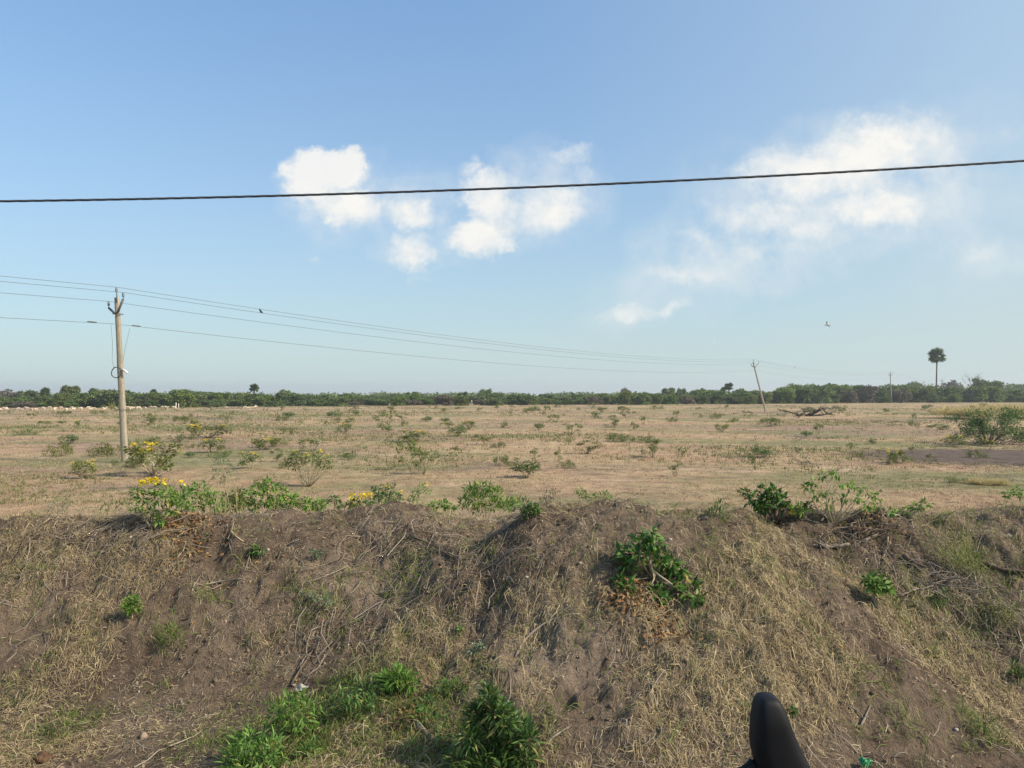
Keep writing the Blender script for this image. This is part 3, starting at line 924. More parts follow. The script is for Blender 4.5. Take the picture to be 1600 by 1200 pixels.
px_shrub('weed', (1590, 1060), None, [(1588, 1045, 12, .8), (1596, 1050, 10, .6)], 'dark green weed at the lower right edge of the bank', 'weed', ln=.05, wd=.014, n=30, lmat='leaf', r0=.003)
px_shrub('weed', (100, 1150), None, [(105, 1135, 14, .5), (120, 1125, 12, .4), (90, 1140, 12, .4), (100, 1120, 10, .3)], 'thin green grass patch on the verge above the brown lump', 'weed', ln=.07, wd=.006, n=34, lmat='grass_green', r0=.002, up=.8)
px_shrub('weed', (1540, 1145), None, [(1540, 1130, 12, .6), (1535, 1150, 12, .5), (1555, 1165, 14, .5), (1520, 1170, 12, .4)], 'thin green grass patch on the bare verge at lower right', 'weed', ln=.07, wd=.006, n=34, lmat='grass_green', r0=.002, up=.8)
px_shrub('weed', (1237, 1118), None, [(1238, 1110, 6, .8), (1242, 1114, 5, .5)], 'small green weed just right of the black housing', 'weed', ln=.03, wd=.010, n=22, lmat='leaf', r0=.002)
# big green plants at the foot of the bank
px_shrub('bush', (775, 1195), None, [(765, 1085, 13, 0.66), (755, 1105, 18, 0.88), (775, 1110, 18, 0.88), (745, 1120, 18, 0.88), (790, 1125, 20, 0.99), (760, 1135, 23, 1.10), (735, 1150, 20, 0.99), (780, 1150, 26, 1.21), (810, 1140, 20, 0.99), (800, 1165, 26, 1.21),
          (825, 1155, 17, 0.66), (745, 1175, 26, 1.10), (780, 1180, 26, 1.21), (720, 1190, 23, 0.88), (820, 1185, 20, 0.88), (760, 1200, 26, 1.10), (790, 1205, 23, 0.99), (735, 1210, 23, 0.88)],
         'dense dark green narrow leaved bush at the foot of the bank', 'bush', ln=.075, wd=.014, n=62, droop=.2, lmat='leaf', stem_mat='stem_green', r0=.005, up=.7)
px_shrub('bush', (620, 1085), None, [(615, 1060, 18, 1.10), (632, 1062, 15, 0.88), (600, 1066, 15, 0.88), (640, 1068, 12, 0.55), (622, 1050, 12, 0.55)], 'bright green narrow leaved tuft topmost of the green plants below', 'bush', ln=.075, wd=.012, n=50, lmat='leaf_bright', stem_mat='stem_green', r0=.003, up=.6)
px_shrub('bush', (560, 1115), None, [(545, 1085, 20, 0.77), (570, 1080, 23, 0.88), (580, 1100, 20, 0.77), (555, 1105, 20, 0.77), (590, 1090, 15, 0.55), (530, 1100, 15, 0.44)], 'feathery mid green plant below and left of the bright tuft', 'bush', ln=.06, wd=.009, n=56, lmat='leaf', stem_mat='stem_green', r0=.003, up=.35, spread=1.3)
px_shrub('bush', (470, 1150), None, [(450, 1105, 20, 0.88), (440, 1125, 20, 0.99), (465, 1120, 23, 0.99), (455, 1145, 20, 0.99), (490, 1125, 20, 0.77), (480, 1100, 18, 0.55), (495, 1145, 13, 0.44), (430, 1112, 15, 0.55)], 'yellow green leafy plant right of the bare patch on the verge', 'bush', ln=.065, wd=.011, n=54, lmat='leaf_bright', stem_mat='stem_green', r0=.003, up=.35, spread=1.3)
px_shrub('bush', (400, 1195), None, [(375, 1170, 18, 0.88), (390, 1155, 18, 0.88), (400, 1175, 20, 0.99), (420, 1180, 19, 0.88), (365, 1190, 18, 0.88), (385, 1195, 20, 0.99), (415, 1200, 18, 0.77), (430, 1165, 13, 0.44)], 'bright leafy plant cut by the bottom edge of the view', 'bush', ln=.065, wd=.013, n=50, lmat='leaf_bright', stem_mat='stem_green', r0=.003, up=.35, spread=1.3)
px_shrub('bush', (485, 1185), None, [(480, 1172, 12, .7), (492, 1168, 10, .6), (475, 1180, 9, .5)], 'small spiky green tuft between two leafy plants at the bottom', 'bush', ln=.06, wd=.010, n=40, lmat='leaf_bright', stem_mat='stem_green', r0=.003, up=.8)
px_shrub('bush', (710, 1085), None, [(700, 1075, 10, .6), (715, 1070, 10, .6), (690, 1070, 8, .4), (725, 1078, 8, .4)], 'small green plant beside the fallen brown stick', 'bush', ln=.045, wd=.011, n=36, lmat='leaf', stem_mat='stem_green', r0=.003)
px_shrub('bush', (665, 1130), None, [(660, 1118, 20, 0.55), (680, 1125, 20, 0.55), (695, 1145, 23, 0.66), (670, 1100, 15, 0.44), (700, 1165, 20, 0.66), (640, 1170, 18, 0.33)], 'sparse dark green sprawling plant left of the dense bush', 'bush', ln=.05, wd=.009, n=44, lmat='leaf', stem_mat='stem_green', r0=.003)

# ---- shrubs just behind the crest and in the near field
px_shrub('shrub', (300, 812), 14, [(290, 770, 16, .8), (310, 765, 18, 1), (330, 775, 16, .8), (275, 778, 14, .7), (315, 785, 16, .9), (295, 790, 16, .8), (340, 790, 12, .5)], 'leafy green shrub behind the crest right of the yellow bloomed one', 'shrub', base_z='field', ln=.13, wd=.045, n=60, lmat='leaf_bright', stem_mat='stem_green', r0=.015)
px_shrub('shrub', (352, 812), 13, [(345, 715, 9, .5), (338, 728, 10, .5), (355, 725, 9, .4), (350, 740, 10, .5), (362, 735, 9, .4), (335, 742, 9, .4), (345, 752, 6, .2)], 'slender bluish feathery sapling rising above the crest', 'sapling', base_z='field', ln=.10, wd=.016, n=46, lmat='leaf_blue', stem_mat='stem_green', r0=.016)
px_shrub('shrub', (430, 815), 16, [(400, 765, 16, .9), (420, 758, 16, 1), (440, 770, 18, 1), (385, 778, 16, .9), (415, 780, 18, 1), (460, 782, 14, .9), (480, 788, 14, .9), (500, 790, 12, .7), (450, 790, 14, .8), (430, 790, 16, .9), (395, 792, 14, .8), (375, 790, 12, .6)],
         'long low bright green thicket along the far side of the crest', 'thicket', base_z='field', ln=.15, wd=.055, n=60, lmat='leaf_bright', stem_mat='stem_green', r0=.015)
px_shrub('shrub', (365, 815), 15, [(352, 780, 14, .8), (370, 772, 14, .8), (362, 792, 14, .8), (380, 785, 12, .6), (345, 795, 10, .5)], 'green growth filling the gap left of the long thicket', 'shrub', base_z='field', ln=.13, wd=.05, n=50, lmat='leaf_olive', stem_mat='stem_pale', r0=.014)
px_shrub('shrub', (515, 815), 17, [(508, 785, 10, .6), (520, 780, 10, .6), (528, 788, 9, .5)], 'small leafy plant at the right end of the long thicket', 'shrub', base_z='field', ln=.12, wd=.05, n=44, lmat='leaf', stem_mat='stem_green', r0=.012)
px_shrub('shrub', (180, 815), 15, [(165, 793, 10, .4), (185, 788, 11, .5), (200, 784, 10, .5), (150, 797, 9, .3)], 'thin yellow green growth left of the yellow bloomed crest shrub', 'shrub', base_z='field', ln=.12, wd=.03, n=40, lmat='leaf_olive', stem_mat='stem_green', r0=.01)
px_shrub('shrub', (565, 818), 15, [(555, 785, 12, .8), (570, 788, 12, .8), (545, 792, 10, .6), (580, 792, 12, .7)], 'small dark shrub crowded with yellow blooms just behind the crest', 'shrub', base_z='field', ln=.12, wd=.045, n=44, lmat='leaf', r0=.012,
         flowers=[(552, 776, 7, 14), (566, 776, 8, 16), (577, 773, 6, 14), (558, 790, 5, 8), (550, 785, 5, 8)])
px_shrub('shrub', (600, 812), 17, [(590, 768, 14, .9), (608, 766, 14, .9), (600, 780, 18, 1.1), (620, 776, 10, .6), (585, 782, 12, .7), (612, 788, 14, .8)], 'dense dark green rounded shrub beside the yellow bloomed one', 'shrub', base_z='field', ln=.12, wd=.045, n=60, lmat='leaf', r0=.015,
         flowers=[(627, 769, 4, 6), (606, 760, 3, 3)])
px_shrub('shrub', (655, 812), 18, [(650, 770, 9, .7), (660, 762, 9, .6), (645, 780, 9, .6), (668, 768, 7, .4)], 'sparse light green sprig with a few yellow flowers behind the crest', 'shrub', base_z='field', ln=.11, wd=.04, n=36, lmat='leaf_bright', r0=.012, flowers=[(668, 757, 4, 5), (636, 778, 4, 4)])
px_shrub('shrub', (690, 815), 15, [(680, 790, 10, .8), (695, 788, 10, .8), (705, 792, 9, .6), (670, 793, 8, .5)], 'low leafy plant between the sprig and the tall grassy bush', 'shrub', base_z='field', ln=.12, wd=.05, n=40, lmat='leaf_bright', stem_mat='stem_green', r0=.012)
px_shrub('shrub', (750, 820), 14, [(735, 768, 14, .8), (755, 762, 16, 1), (775, 772, 16, .9), (745, 780, 18, 1), (770, 788, 16, .9), (725, 785, 13, .7), (790, 788, 13, .7), (750, 795, 16, .8), (805, 785, 10, .4)], 'tall pale green grassy bush in the dip behind the crest', 'bush', base_z='field', ln=.16, wd=.035, n=64, lmat='leaf_bright', stem_mat='stem_pale', r0=.012, up=.8)
px_shrub('shrub', (815, 812), 15, [(805, 790, 10, .6), (818, 786, 10, .6), (795, 794, 9, .5)], 'low green shrub right of the tall grassy bush', 'shrub', base_z='field', ln=.12, wd=.045, n=40, lmat='leaf', r0=.012)
px_shrub('shrub', (930, 808), 17, [(905, 768, 8, .5), (912, 774, 8, .5), (925, 776, 10, .6), (942, 774, 9, .6), (935, 782, 11, .7), (950, 778, 7, .4)], 'light green low shrub peeping over the crest of the middle heap', 'shrub', base_z='field', ln=.12, wd=.045, n=40, lmat='leaf_bright', r0=.012)
px_shrub('shrub', (862, 808), 16, [(855, 772, 8, .5), (865, 768, 7, .4), (850, 780, 8, .5), (868, 780, 8, .5)], 'withered brown plant behind the middle heap', 'shrub', base_z='field', ln=.12, wd=.03, n=34, lmat='tree_dry', stem_mat='stem_pale', r0=.012, droop=.9)
px_shrub('shrub', (90, 820), 13, [(85, 790, 10, .4), (98, 795, 10, .5), (105, 788, 9, .4), (75, 796, 9, .3), (90, 780, 7, .25), (130, 795, 8, .3)], 'thin feathery green sapling behind the crest far left', 'sapling', base_z='field', ln=.09, wd=.014, n=50, lmat='leaf_blue', stem_mat='bark', r0=.012)
px_shrub('shrub', (1585, 800), 16, [(1575, 772, 8, .6), (1588, 768, 9, .7), (1598, 776, 8, .6)], 'bright green plant behind the crest at the right edge', 'shrub', base_z='field', ln=.12, wd=.05, n=34, lmat='leaf_bright', r0=.012)


# ------------------------------------------------------------------ field shrub prototypes (1 m tall)
def proto(kind, seed):
    global rng
    old, rng = rng, np.random.default_rng(seed)
    cl, fl = [], []
    kw = dict(ln=.095, wd=.05, n=60, r0=.014)
    if kind == 'round':
        for _ in range(13):
            a = rng.uniform(0, 6.28); r = .42 * math.sqrt(rng.random()); z = rng.uniform(.25, .85) * (1 - .5 * r)
            cl.append(((r * math.cos(a), r * math.sin(a), z), .2, 1))
        kw.update(lmat='leaf', n=64)
    elif kind == 'flower':
        for _ in range(14):
            a = rng.uniform(0, 6.28); r = .5 * math.sqrt(rng.random()); z = rng.uniform(.25, .8)
            cl.append(((r * math.cos(a), r * math.sin(a), z), .17, 1))
        for _ in range(5):
            a = rng.uniform(0, 6.28); r = .4 * math.sqrt(rng.random())
            fl.append(((r * math.cos(a), r * math.sin(a), rng.uniform(.7, .95)), .07, 7))
        kw.update(lmat='leaf_olive', n=56)
    elif kind == 'vase':
        for i in range(20):
            a = rng.uniform(0, 6.28); r = rng.uniform(.15, .6)
            cl.append(((r * math.cos(a), r * math.sin(a), rng.uniform(.6, 1.0) - .2 * r), .14, 1))
        for _ in range(4):
            a = rng.uniform(0, 6.28); r = .5 * math.sqrt(rng.random())
            fl.append(((r * math.cos(a), r * math.sin(a), rng.uniform(.8, 1.0)), .06, 5))
        kw.update(lmat='leaf_olive', n=60, ln=.08, wd=.036)
    elif kind == 'sparse':
        for i in range(9):
            a = rng.uniform(0, 6.28); r = rng.uniform(.05, .45); z = rng.uniform(.25, 1.0)
            cl.append(((r * math.cos(a), r * math.sin(a), z), .12, .7))
        kw.update(lmat='leaf_olive', n=60, ln=.10, wd=.05, stem_mat='stem_green')
    elif kind == 'low':
        for _ in range(16):
            a = rng.uniform(0, 6.28); r = 1.1 * math.sqrt(rng.random()); z = rng.uniform(.2, .75) * (1 - .3 * r)
            cl.append(((r * math.cos(a), r * math.sin(a), z), .26, 1))
        kw.update(lmat='leaf_olive', n=56, ln=.13, wd=.06)
    elif kind == 'thorn':
        for _ in range(44):
            a = rng.uniform(0, 6.28); r = .75 * math.sqrt(rng.random()); z = rng.uniform(.15, 1.0) * (1 - .25 * r)
            cl.append(((r * math.cos(a), r * math.sin(a), z), .17, 1))
        kw.update(lmat='leaf', n=170, ln=.055, wd=.024, stem_mat='bark', r0=.011)
    elif kind == 'grass':
        for _ in range(12):
            a = rng.uniform(0, 6.28); r = .7 * math.sqrt(rng.random())
            cl.append(((r * math.cos(a), r * math.sin(a), .25), .3, 1))
        kw.update(lmat='tall_grass', n=130, ln=.5, wd=.022, stems=False, up=1.6, droop=0)
    o, kids = shrub_at('shrub', (0, 0, -500), cl, None, '-', '-', flowers=fl or None, **kw)
    rng = old
    return o, kids


PROTO = {}
for i, k in enumerate(('round', 'flower', 'vase', 'sparse', 'low', 'thorn', 'grass')):
    PROTO[k] = [proto(k, 100 + i * 10 + j) for j in range(3 if k in ('round', 'flower', 'sparse', 'low') else 2)]


def plant(kind, px, py, h, w, label, cat='shrub', group=None, var=None):
    g = G(px, py)
    sh = h * g.y / FPX
    sw = w * g.y / FPX
    nat = {'round': 1.0, 'flower': 1.15, 'vase': 1.3, 'sparse': .95, 'low': 2.6, 'thorn': 1.75, 'grass': 1.9}[kind]
    o, kids = PROTO[kind][var if var is not None else random.randrange(len(PROTO[kind]))]
    c = copy_tree(o, kids, (g.x, g.y, float(field_h(g.x, g.y)) - .01), random.uniform(0, 6.28), (sw / nat, sw / nat, sh))
    c.name = {'thorn': 'thorn_bush', 'grass': 'grass_clump', 'flower': 'flowering_shrub', 'low': 'low_shrub'}.get(kind, 'shrub')
    tag(c, label, cat, group)
    return c


LISTED = [
    ('vase', 483, 758, 52, 66, 'vase shaped shrub with bare fanning stems and yellow tinged crown'),
    ('round', 823, 749, 28, 38, 'dense dark green rounded bush alone in mid field'),
    ('flower', 240, 742, 50, 76, 'broad olive shrub with yellow flowers right of the near pole foot'),
    ('low', 205, 730, 18, 50, 'low grey green shrub at the foot of the near pole'),
    ('low', 165, 712, 24, 50, 'low olive shrub left of the near pole'),
    ('low', 95, 712, 26, 46, 'sprawling olive shrub well left of the near pole'),
    ('round', 108, 693, 14, 26, 'small dark leaf crown behind the sprawling olive shrub'),
    ('flower', 130, 748, 28, 36, 'bright green shrub with yellow specks left of the near pole foot'),
    ('low', 225, 695, 18, 46, 'green shrub patch just right of the near pole'),
    ('low', 280, 690, 14, 36, 'flat green shrub patch right of the near pole, further off'),
    ('flower', 325, 684, 20, 60, 'wide straggling shrub with yellow flowers in front of the far belt'),
    ('flower', 330, 708, 22, 36, 'yellow flecked shrub between the pole and the vase shaped shrub'),
    ('flower', 393, 732, 26, 32, 'shrub topped with yellow flowers left of the vase shaped shrub'),
    ('round', 296, 715, 10, 13, 'tiny dark round bush right of the near pole'),
    ('round', 545, 718, 12, 18, 'small dark round bush right of the vase shaped shrub'),
    ('low', 430, 698, 14, 40, 'low dark green shrub behind the vase shaped shrub'),
    ('sparse', 432, 722, 18, 20, 'thin upright shrub just left of the vase shaped shrub'),
    ('sparse', 640, 735, 40, 30, 'thin leaning shrub with sparse leaf tufts in mid field'),
    ('sparse', 662, 742, 36, 40, 'loose dark tipped shrub beside the thin leaning one'),
    ('flower', 650, 690, 18, 44, 'straggling shrub with a line of yellow flowers in mid field'),
    ('round', 715, 682, 18, 24, 'compact fresh green bush behind the yellow flower line'),
    ('sparse', 598, 672, 26, 26, 'upright olive shrub standing taller than its neighbours in mid field'),
    ('round', 606, 674, 10, 12, 'small green bush beside the upright olive shrub'),
    ('flower', 540, 675, 13, 22, 'small shrub with yellow flowers left of the upright olive one'),
    ('low', 450, 678, 12, 28, 'pale green shrub patch above the vase shaped shrub'),
    ('sparse', 715, 712, 14, 20, 'thin yellow tipped shrub in bare ground'),
    ('low', 985, 690, 16, 70, 'long low green shrub row in mid field'),
    ('sparse', 1020, 716, 30, 36, 'leafy upright shrub at the end of the long low row'),
    ('low', 960, 686, 12, 26, 'left end tuft of the long low shrub row'),
    ('sparse', 1065, 715, 14, 14, 'small leaning weed right of the leafy upright shrub'),
    ('sparse', 1055, 745, 18, 20, 'thin green weed standing in bare straw'),
    ('sparse', 873, 722, 16, 16, 'thin green sprig right of the dark rounded bush'),
    ('sparse', 838, 722, 18, 18, 'sprig with yellow tips behind the dark rounded bush'),
    ('sparse', 1180, 735, 34, 20, 'thin dark upright shrub in front of the leaning pole'),
    ('round', 842, 672, 12, 14, 'tiny green bush in mid field'),
    ('flower', 1400, 725, 22, 34, 'half bare shrub with a spray of yellow flowers by the dark patch'),
    ('sparse', 1455, 726, 14, 16, 'small bright weed at the edge of the dark patch'),
    ('thorn', 1545, 693, 54, 96, 'large dark layered thorn bush at the right of the field'),
    ('flower', 1490, 697, 18, 34, 'low dark shrub with yellow flowers left of the thorn bush'),
    ('low', 1500, 755, 14, 40, 'low shrub with a yellow bloom below the dark patch'),
    ('round', 1455, 670, 6, 12, 'tiny dark bush in the far right field'),
    ('round', 1472, 672, 10, 18, 'small green bush left of the large thorn bush'),
    ('round', 1260, 682, 10, 14, 'small dark bush in front of the burnt branches'),
    ('round', 1204, 662, 10, 16, 'dark bush at the foot of the leaning pole'),
    ('round', 1363, 694, 9, 12, 'tiny dark bush in the right mid field'),
    ('round', 1247, 706, 7, 10, 'tiny dark tuft in the bare right field'),
    ('grass', 1500, 654, 20, 90, 'tall golden dry grass clump behind the thorn bush'),
    ('grass', 1580, 652, 22, 90, 'tall golden dry grass at the right edge behind the thorn bush'),
    ('grass', 1545, 758, 10, 50, 'low olive dry grass below the dark patch'),
    ('low', 140, 748, 10, 16, 'little green shrub beside the yellow specked one'),
    ('low', 300, 700, 8, 20, 'flat olive tuft between the shrub patches'),
    ('low', 40, 680, 10, 40, 'flat olive shrub in the far left field'),
    ('round', 97, 662, 5, 13, 'small vivid green bush in the far left field'),
    ('flower', 1600, 690, 14, 30, 'green shrub cut by the right edge of the view'),
]
for k, px, py, h, w, lab in LISTED:
    plant(k, px, py, h * 1.12, w * 1.25, lab)

for (px, lo, hi, side) in ((0, -250, 420, 'left of the vase shaped shrub'), (1, 420, 1000, 'in the middle of the view'), (2, 1000, 1850, 'right of the middle')):
    n = (74, 70, 60)[px]
    for i in range(n):
        x = random.uniform(lo, hi)
        y = 637 + 34 * random.random() ** 1.6 if i < n * .8 else random.uniform(665, 735)
        far = (y - 611) / 60
        k = random.choice(['low', 'low', 'flower', 'sparse', 'sparse', 'vase', 'round'])
        h = random.uniform(5, 10) * (.55 + far)
        w = h * random.uniform(1.0, 2.6)
        plant(k, x, y, h, w, {'low': 'low spreading', 'round': 'small rounded', 'sparse': 'thin upright', 'vase': 'fan stemmed', 'flower': 'yellow flecked'}[k] + ' little shrub dotted over the far field, ' + side, group='small ' + k + ' shrubs dotted over the field ' + side)

for k in PROTO:
    for o, kids in PROTO[k]:
        for c in kids: bpy.data.objects.remove(c)
        bpy.data.objects.remove(o)


# ------------------------------------------------------------------ field grass (uncountable)
def field_tufts(n, ylo, yhi, hgt, wid, blades, dens, shift=0):
    px = rng.uniform(-450, 2050, n); py = ylo + (yhi - ylo) * rng.random(n)
    k = CAMZ / ((py - 611) / FPX)
    x, y = (px - 800) / FPX * k, k
    keep = rng.random(n) < dens(x, y)
    x, y = x[keep], y[keep]
    n = len(x)
    sc_ = np.clip(y / 40, .7, 3.0)
    X = np.repeat(x, blades) + rng.normal(0, .09, n * blades) * np.repeat(sc_, blades)
    Yy = np.repeat(y, blades) + rng.normal(0, .09, n * blades) * np.repeat(sc_, blades)
    sc_ = sc_ * (.45 + 1.1 * rng.random(n) ** 1.5)
    S = np.repeat(sc_, blades)
    m = n * blades
    h = hgt * rng.uniform(.5, 1.3, m) * np.minimum(S, 1.6); w = wid * S * rng.uniform(.7, 1.3, m)
    th = rng.uniform(0, 6.28, m)
    sd_ = np.stack([np.cos(th), np.sin(th), np.zeros(m)], -1) * w[:, None] * .5
    b = np.stack([X, Yy, field_h(X, Yy) - .01], -1)
    lean = np.stack([rng.normal(0, .5, m), rng.normal(0, .5, m), np.ones(m)], -1) * h[:, None]
    V = np.stack([b - sd_, b + sd_, b + lean], 1)
    return V.reshape(-1, 3), np.arange(m * 3).reshape(-1, 3)


burn0 = G(1530, 716)
burn = lambda x, y: np.clip(((x - burn0.x - 2.2) / 7.5) ** 2 + ((y - burn0.y - .8) / 5.2) ** 2 - .5, 0, 1)
d1 = lambda x, y: np.clip(.6 + 1.2 * fbm(x * .16, y * .16, 3, 81), .05, 1) * burn(x, y)
v, f = field_tufts(85000, 634, 830, .09, .020, 4, d1)
tag(MB().add(v, f).build('field_grass', M['field_straw']), 'short dry straw coloured grass covering the field', 'dry grass', kind='stuff')
d3 = lambda x, y: np.clip(.12 + 1.1 * fbm(x * .35, y * .35, 4, 87), 0, 1) * burn(x, y)
v, f = field_tufts(60000, 634, 810, .08, .030, 4, d3)
tag(MB().add(v, f).build('field_stubble', M['dead_grass']), 'brown dead stubble and withered tufts mottling the field', 'stubble', kind='stuff')
d2 = lambda x, y: np.clip(.12 + 1.7 * (fbm(x * .05, y * .07, 4, 91) - .02) + np.clip((y - 70) / 260, 0, .3) + .5 * np.clip(fbm(x * .5, y * .5, 3, 95) - .1, 0, 1), 0, 1) * burn(x, y)
v, f = field_tufts(100000, 633, 790, .12, .030, 5, d2)
tag(MB().add(v, f).build('field_weeds', M['weed_olive']), 'thin green and olive weeds spread through the dry field', 'weeds', kind='stuff')


# ------------------------------------------------------------------ trees
def tree_proto(seed, kind):
    global rng
    old, rng = rng, np.random.default_rng(seed)
    tr, fo = MB(), MB()
    nst = 3
    tops = []
    for s in range(nst):
        a = rng.uniform(0, 6.28)
        top = np.array([.35 * math.cos(a), .35 * math.sin(a), rng.uniform(.35, .5)])
        p = stem_path((.03 * math.cos(a), .03 * math.sin(a), -.03), top, .08, 6)
        tr.tube(p, np.linspace(.028, .014, 6), 6)
        for q in range(6):
            b = rng.uniform(0, 6.28); r = rng.uniform(.15, .55)
            e = top + np.array([r * math.cos(b), r * math.sin(b), rng.uniform(.0, .42)])
            tr.tube(stem_path(top, e, .1, 4), np.linspace(.012, .004, 4), 4)
            tops.append(e)
    m = {'bushy': 170, 'flat': 170, 'dry': 110}[kind]
    for e in tops:
        r = rng.uniform(.18, .30)
        flat = .35 if kind == 'flat' else .62
        pos, d = ball(m, e, (r, r, r * flat), .35)
        fo.add(*leaves(pos, d + rng.normal(0, .7, (m, 3)), .11 * rng.uniform(.5, 1.3, m), .075, simple=True))
    # skirt of low foliage
    if True:
        for q in range(26):
            a = rng.uniform(0, 6.28); r = rng.uniform(.2, .75)
            pos, d = ball(m // 2, (r * math.cos(a), r * math.sin(a), rng.uniform(.08, .5)), (.22, .22, .17), .2)
            fo.add(*leaves(pos, d + rng.normal(0, .7, (m // 2, 3)), .10 * rng.uniform(.5, 1.3, m // 2), .075, simple=True))
    root = empty('thorn_tree', (0, 0, -500))
    kids = [tr.build('trunk', M['bark'], root), fo.build('crown', M['tree_dry' if kind == 'dry' else 'tree_leaf'], root)]
    rng = old
    return root, kids


TREES = {'bushy': [tree_proto(301 + i, 'bushy') for i in range(4)], 'flat': [tree_proto(331 + i, 'flat') for i in range(3)], 'dry': [tree_proto(351 + i, 'dry') for i in range(2)]}
BELT_X = [-500, 0, 300, 600, 800, 1000, 1200, 1400, 1600, 2100]
BELT_Y = [150, 158, 165, 180, 188, 196, 205, 226, 236, 240]
TOP_X = [-500, 0, 60, 120, 180, 240, 300, 400, 500, 600, 700, 800, 900, 1000, 1060, 1140, 1200, 1260, 1330, 1400, 1460, 1520, 1600, 2100]
TOP_Y = [614, 621, 619, 617, 613, 616, 612, 617, 617, 620, 618, 618, 618, 616, 613, 612, 609, 605, 602, 607, 607, 609, 610, 608]


def section(px):
    if px < 195: return 'left of the near pole'
    if px < 520: return 'right of the near pole'
    if px < 900: return 'in the middle of the view'
    if px < 1185: return 'left of the leaning pole'
    if px < 1462: return 'right of the leaning pole'
    return 'right of the tall palm'


def put_tree(kind, px, Y, h, w, lab, group, cat='tree'):
    o, kids = random.choice(TREES[kind])
    x = (px - 800) / FPX * Y
    zb = float(dip(Y))
    c = copy_tree(o, kids, (x, Y, zb - .05), random.uniform(0, 6.28), (w / 1.6, w / 1.6, (h - zb) / .95))
    tag(c, lab, cat, group)
    return c


for row, (dy, step) in enumerate(((0, 25), (12, 27), (30, 28))):
    px = -330 + row * 9
    while px < 1950:
        Y = float(np.interp(px, BELT_X, BELT_Y)) + dy + random.uniform(-4, 5)
        top = float(np.interp(px, TOP_X, TOP_Y)) + random.uniform(-4, 4) + (0, .5, .5)[row]
        h = CAMZ + (611 - top) / FPX * Y
        kind = random.choices(['bushy', 'flat', 'dry'], [.66, .22, .12 if row == 0 else .04])[0]
        if row == 0:
            h *= random.uniform(.5, 1.05)
            if 520 < px < 760 and random.random() < .35: kind = 'dry'
        w = random.uniform(1.3, 2.2) * max(h, 2.6)
        s = section(px)
        lab = {'bushy': 'bushy dark green thorn tree in the far belt, ', 'flat': 'flat topped green thorn tree in the far belt, ', 'dry': 'grey brown dry thorn tree in the far belt, '}[kind] + s
        put_tree(kind, px, Y, h, w, lab, {'bushy': 'bushy thorn trees ', 'flat': 'flat topped thorn trees ', 'dry': 'dry thorn trees '}[kind] + s)
        px += step * random.uniform(.75, 1.25)

# taller single trees above the belt
for (px, top, Y, w, kind, lab) in [(113, 603, 200, 5.6, 'bushy', 'round crowned tree rising above the belt left of the near pole'), (50, 612, 190, 5, 'bushy', 'dark tree beside the leftmost palm'),
                                   (165, 608, 195, 7, 'flat', 'spreading tree just left of the near pole above the belt'), (280, 609, 200, 7.5, 'bushy', 'domed tree above the belt right of the near pole'),
                                   (312, 612, 205, 7, 'flat', 'pale spreading tree next to the domed tree'), (755, 609, 230, 4, 'bushy', 'small dark tree above the belt in the middle'), (725, 611, 230, 3.4, 'flat', 'little open tree above the belt in the middle'),
                                   (448, 611, 215, 4.6, 'bushy', 'rounded tree above the belt right of the slim palm'), (1045, 606, 235, 5.2, 'bushy', 'dark domed tree above the belt left of the leaning pole'), (1068, 608, 240, 3.2, 'bushy', 'small round tree beside the dark domed one'), (1095, 608, 240, 5, 'bushy', 'wide low tree left of the slim palm by the leaning pole'),
                                   (977, 606, 260, 4, 'dry', 'bare grey tree above the belt left of the leaning pole'), (1295, 598, 250, 9, 'flat', 'broad flat topped tree highest in the belt behind the burnt branches'), (1545, 592, 300, 10, 'flat', 'tall layered flat tree right of the tall palm'),
                                   (1490, 597, 330, 9, 'dry', 'hazy greyish tree behind the tall palm'), (1425, 599, 330, 9, 'bushy', 'hazy rounded tree left of the tall palm'), (1590, 600, 420, 18, 'bushy', 'hazy wide tree at the right edge of the belt'),
                                   (645, 612, 225, 4, 'bushy', 'small tree above the belt left of the middle posts'), (30, 612, 230, 9, 'dry', 'pale bare tree at the far left edge of the belt'), (5, 610, 235, 8, 'dry', 'pale bare tree cut by the left edge of the view')]:
    put_tree(kind, px, Y, CAMZ + (611 - top) / FPX * Y, w, lab, None)


# distant wood beyond
def far_wood():
    mb = MB()
    for k in range(640):
        px = rng.uniform(-450, 2050)
        Y = rng.uniform(290, 400)
        zb = float(dip(Y))
        h = CAMZ - 4.5 / FPX * Y + rng.uniform(-.8, .8) + (1.5 + 3.2 * rng.random()) * np.clip((px - 1380) / 60, 0, 1) - zb
        c = ((px - 800) / FPX * Y, Y, zb + h * .5)
        m = 130
        pos, d = ball(m, c, (rng.uniform(4, 9), 4, h * .5), .15)
        mb.add(*leaves(pos, d + rng.normal(0, .6, (m, 3)), 1.0 * rng.uniform(.5, 1.2, m), .75, simple=True))
    o = mb.build('distant_wood', M['tree_leaf'])
    tag(o, 'hazy distant wood forming the skyline behind the tree belt', 'wood', kind='stuff')


far_wood()
for k in TREES:
    for o, kids in TREES[k]:
        for c in kids: bpy.data.objects.remove(c)
        bpy.data.objects.remove(o)


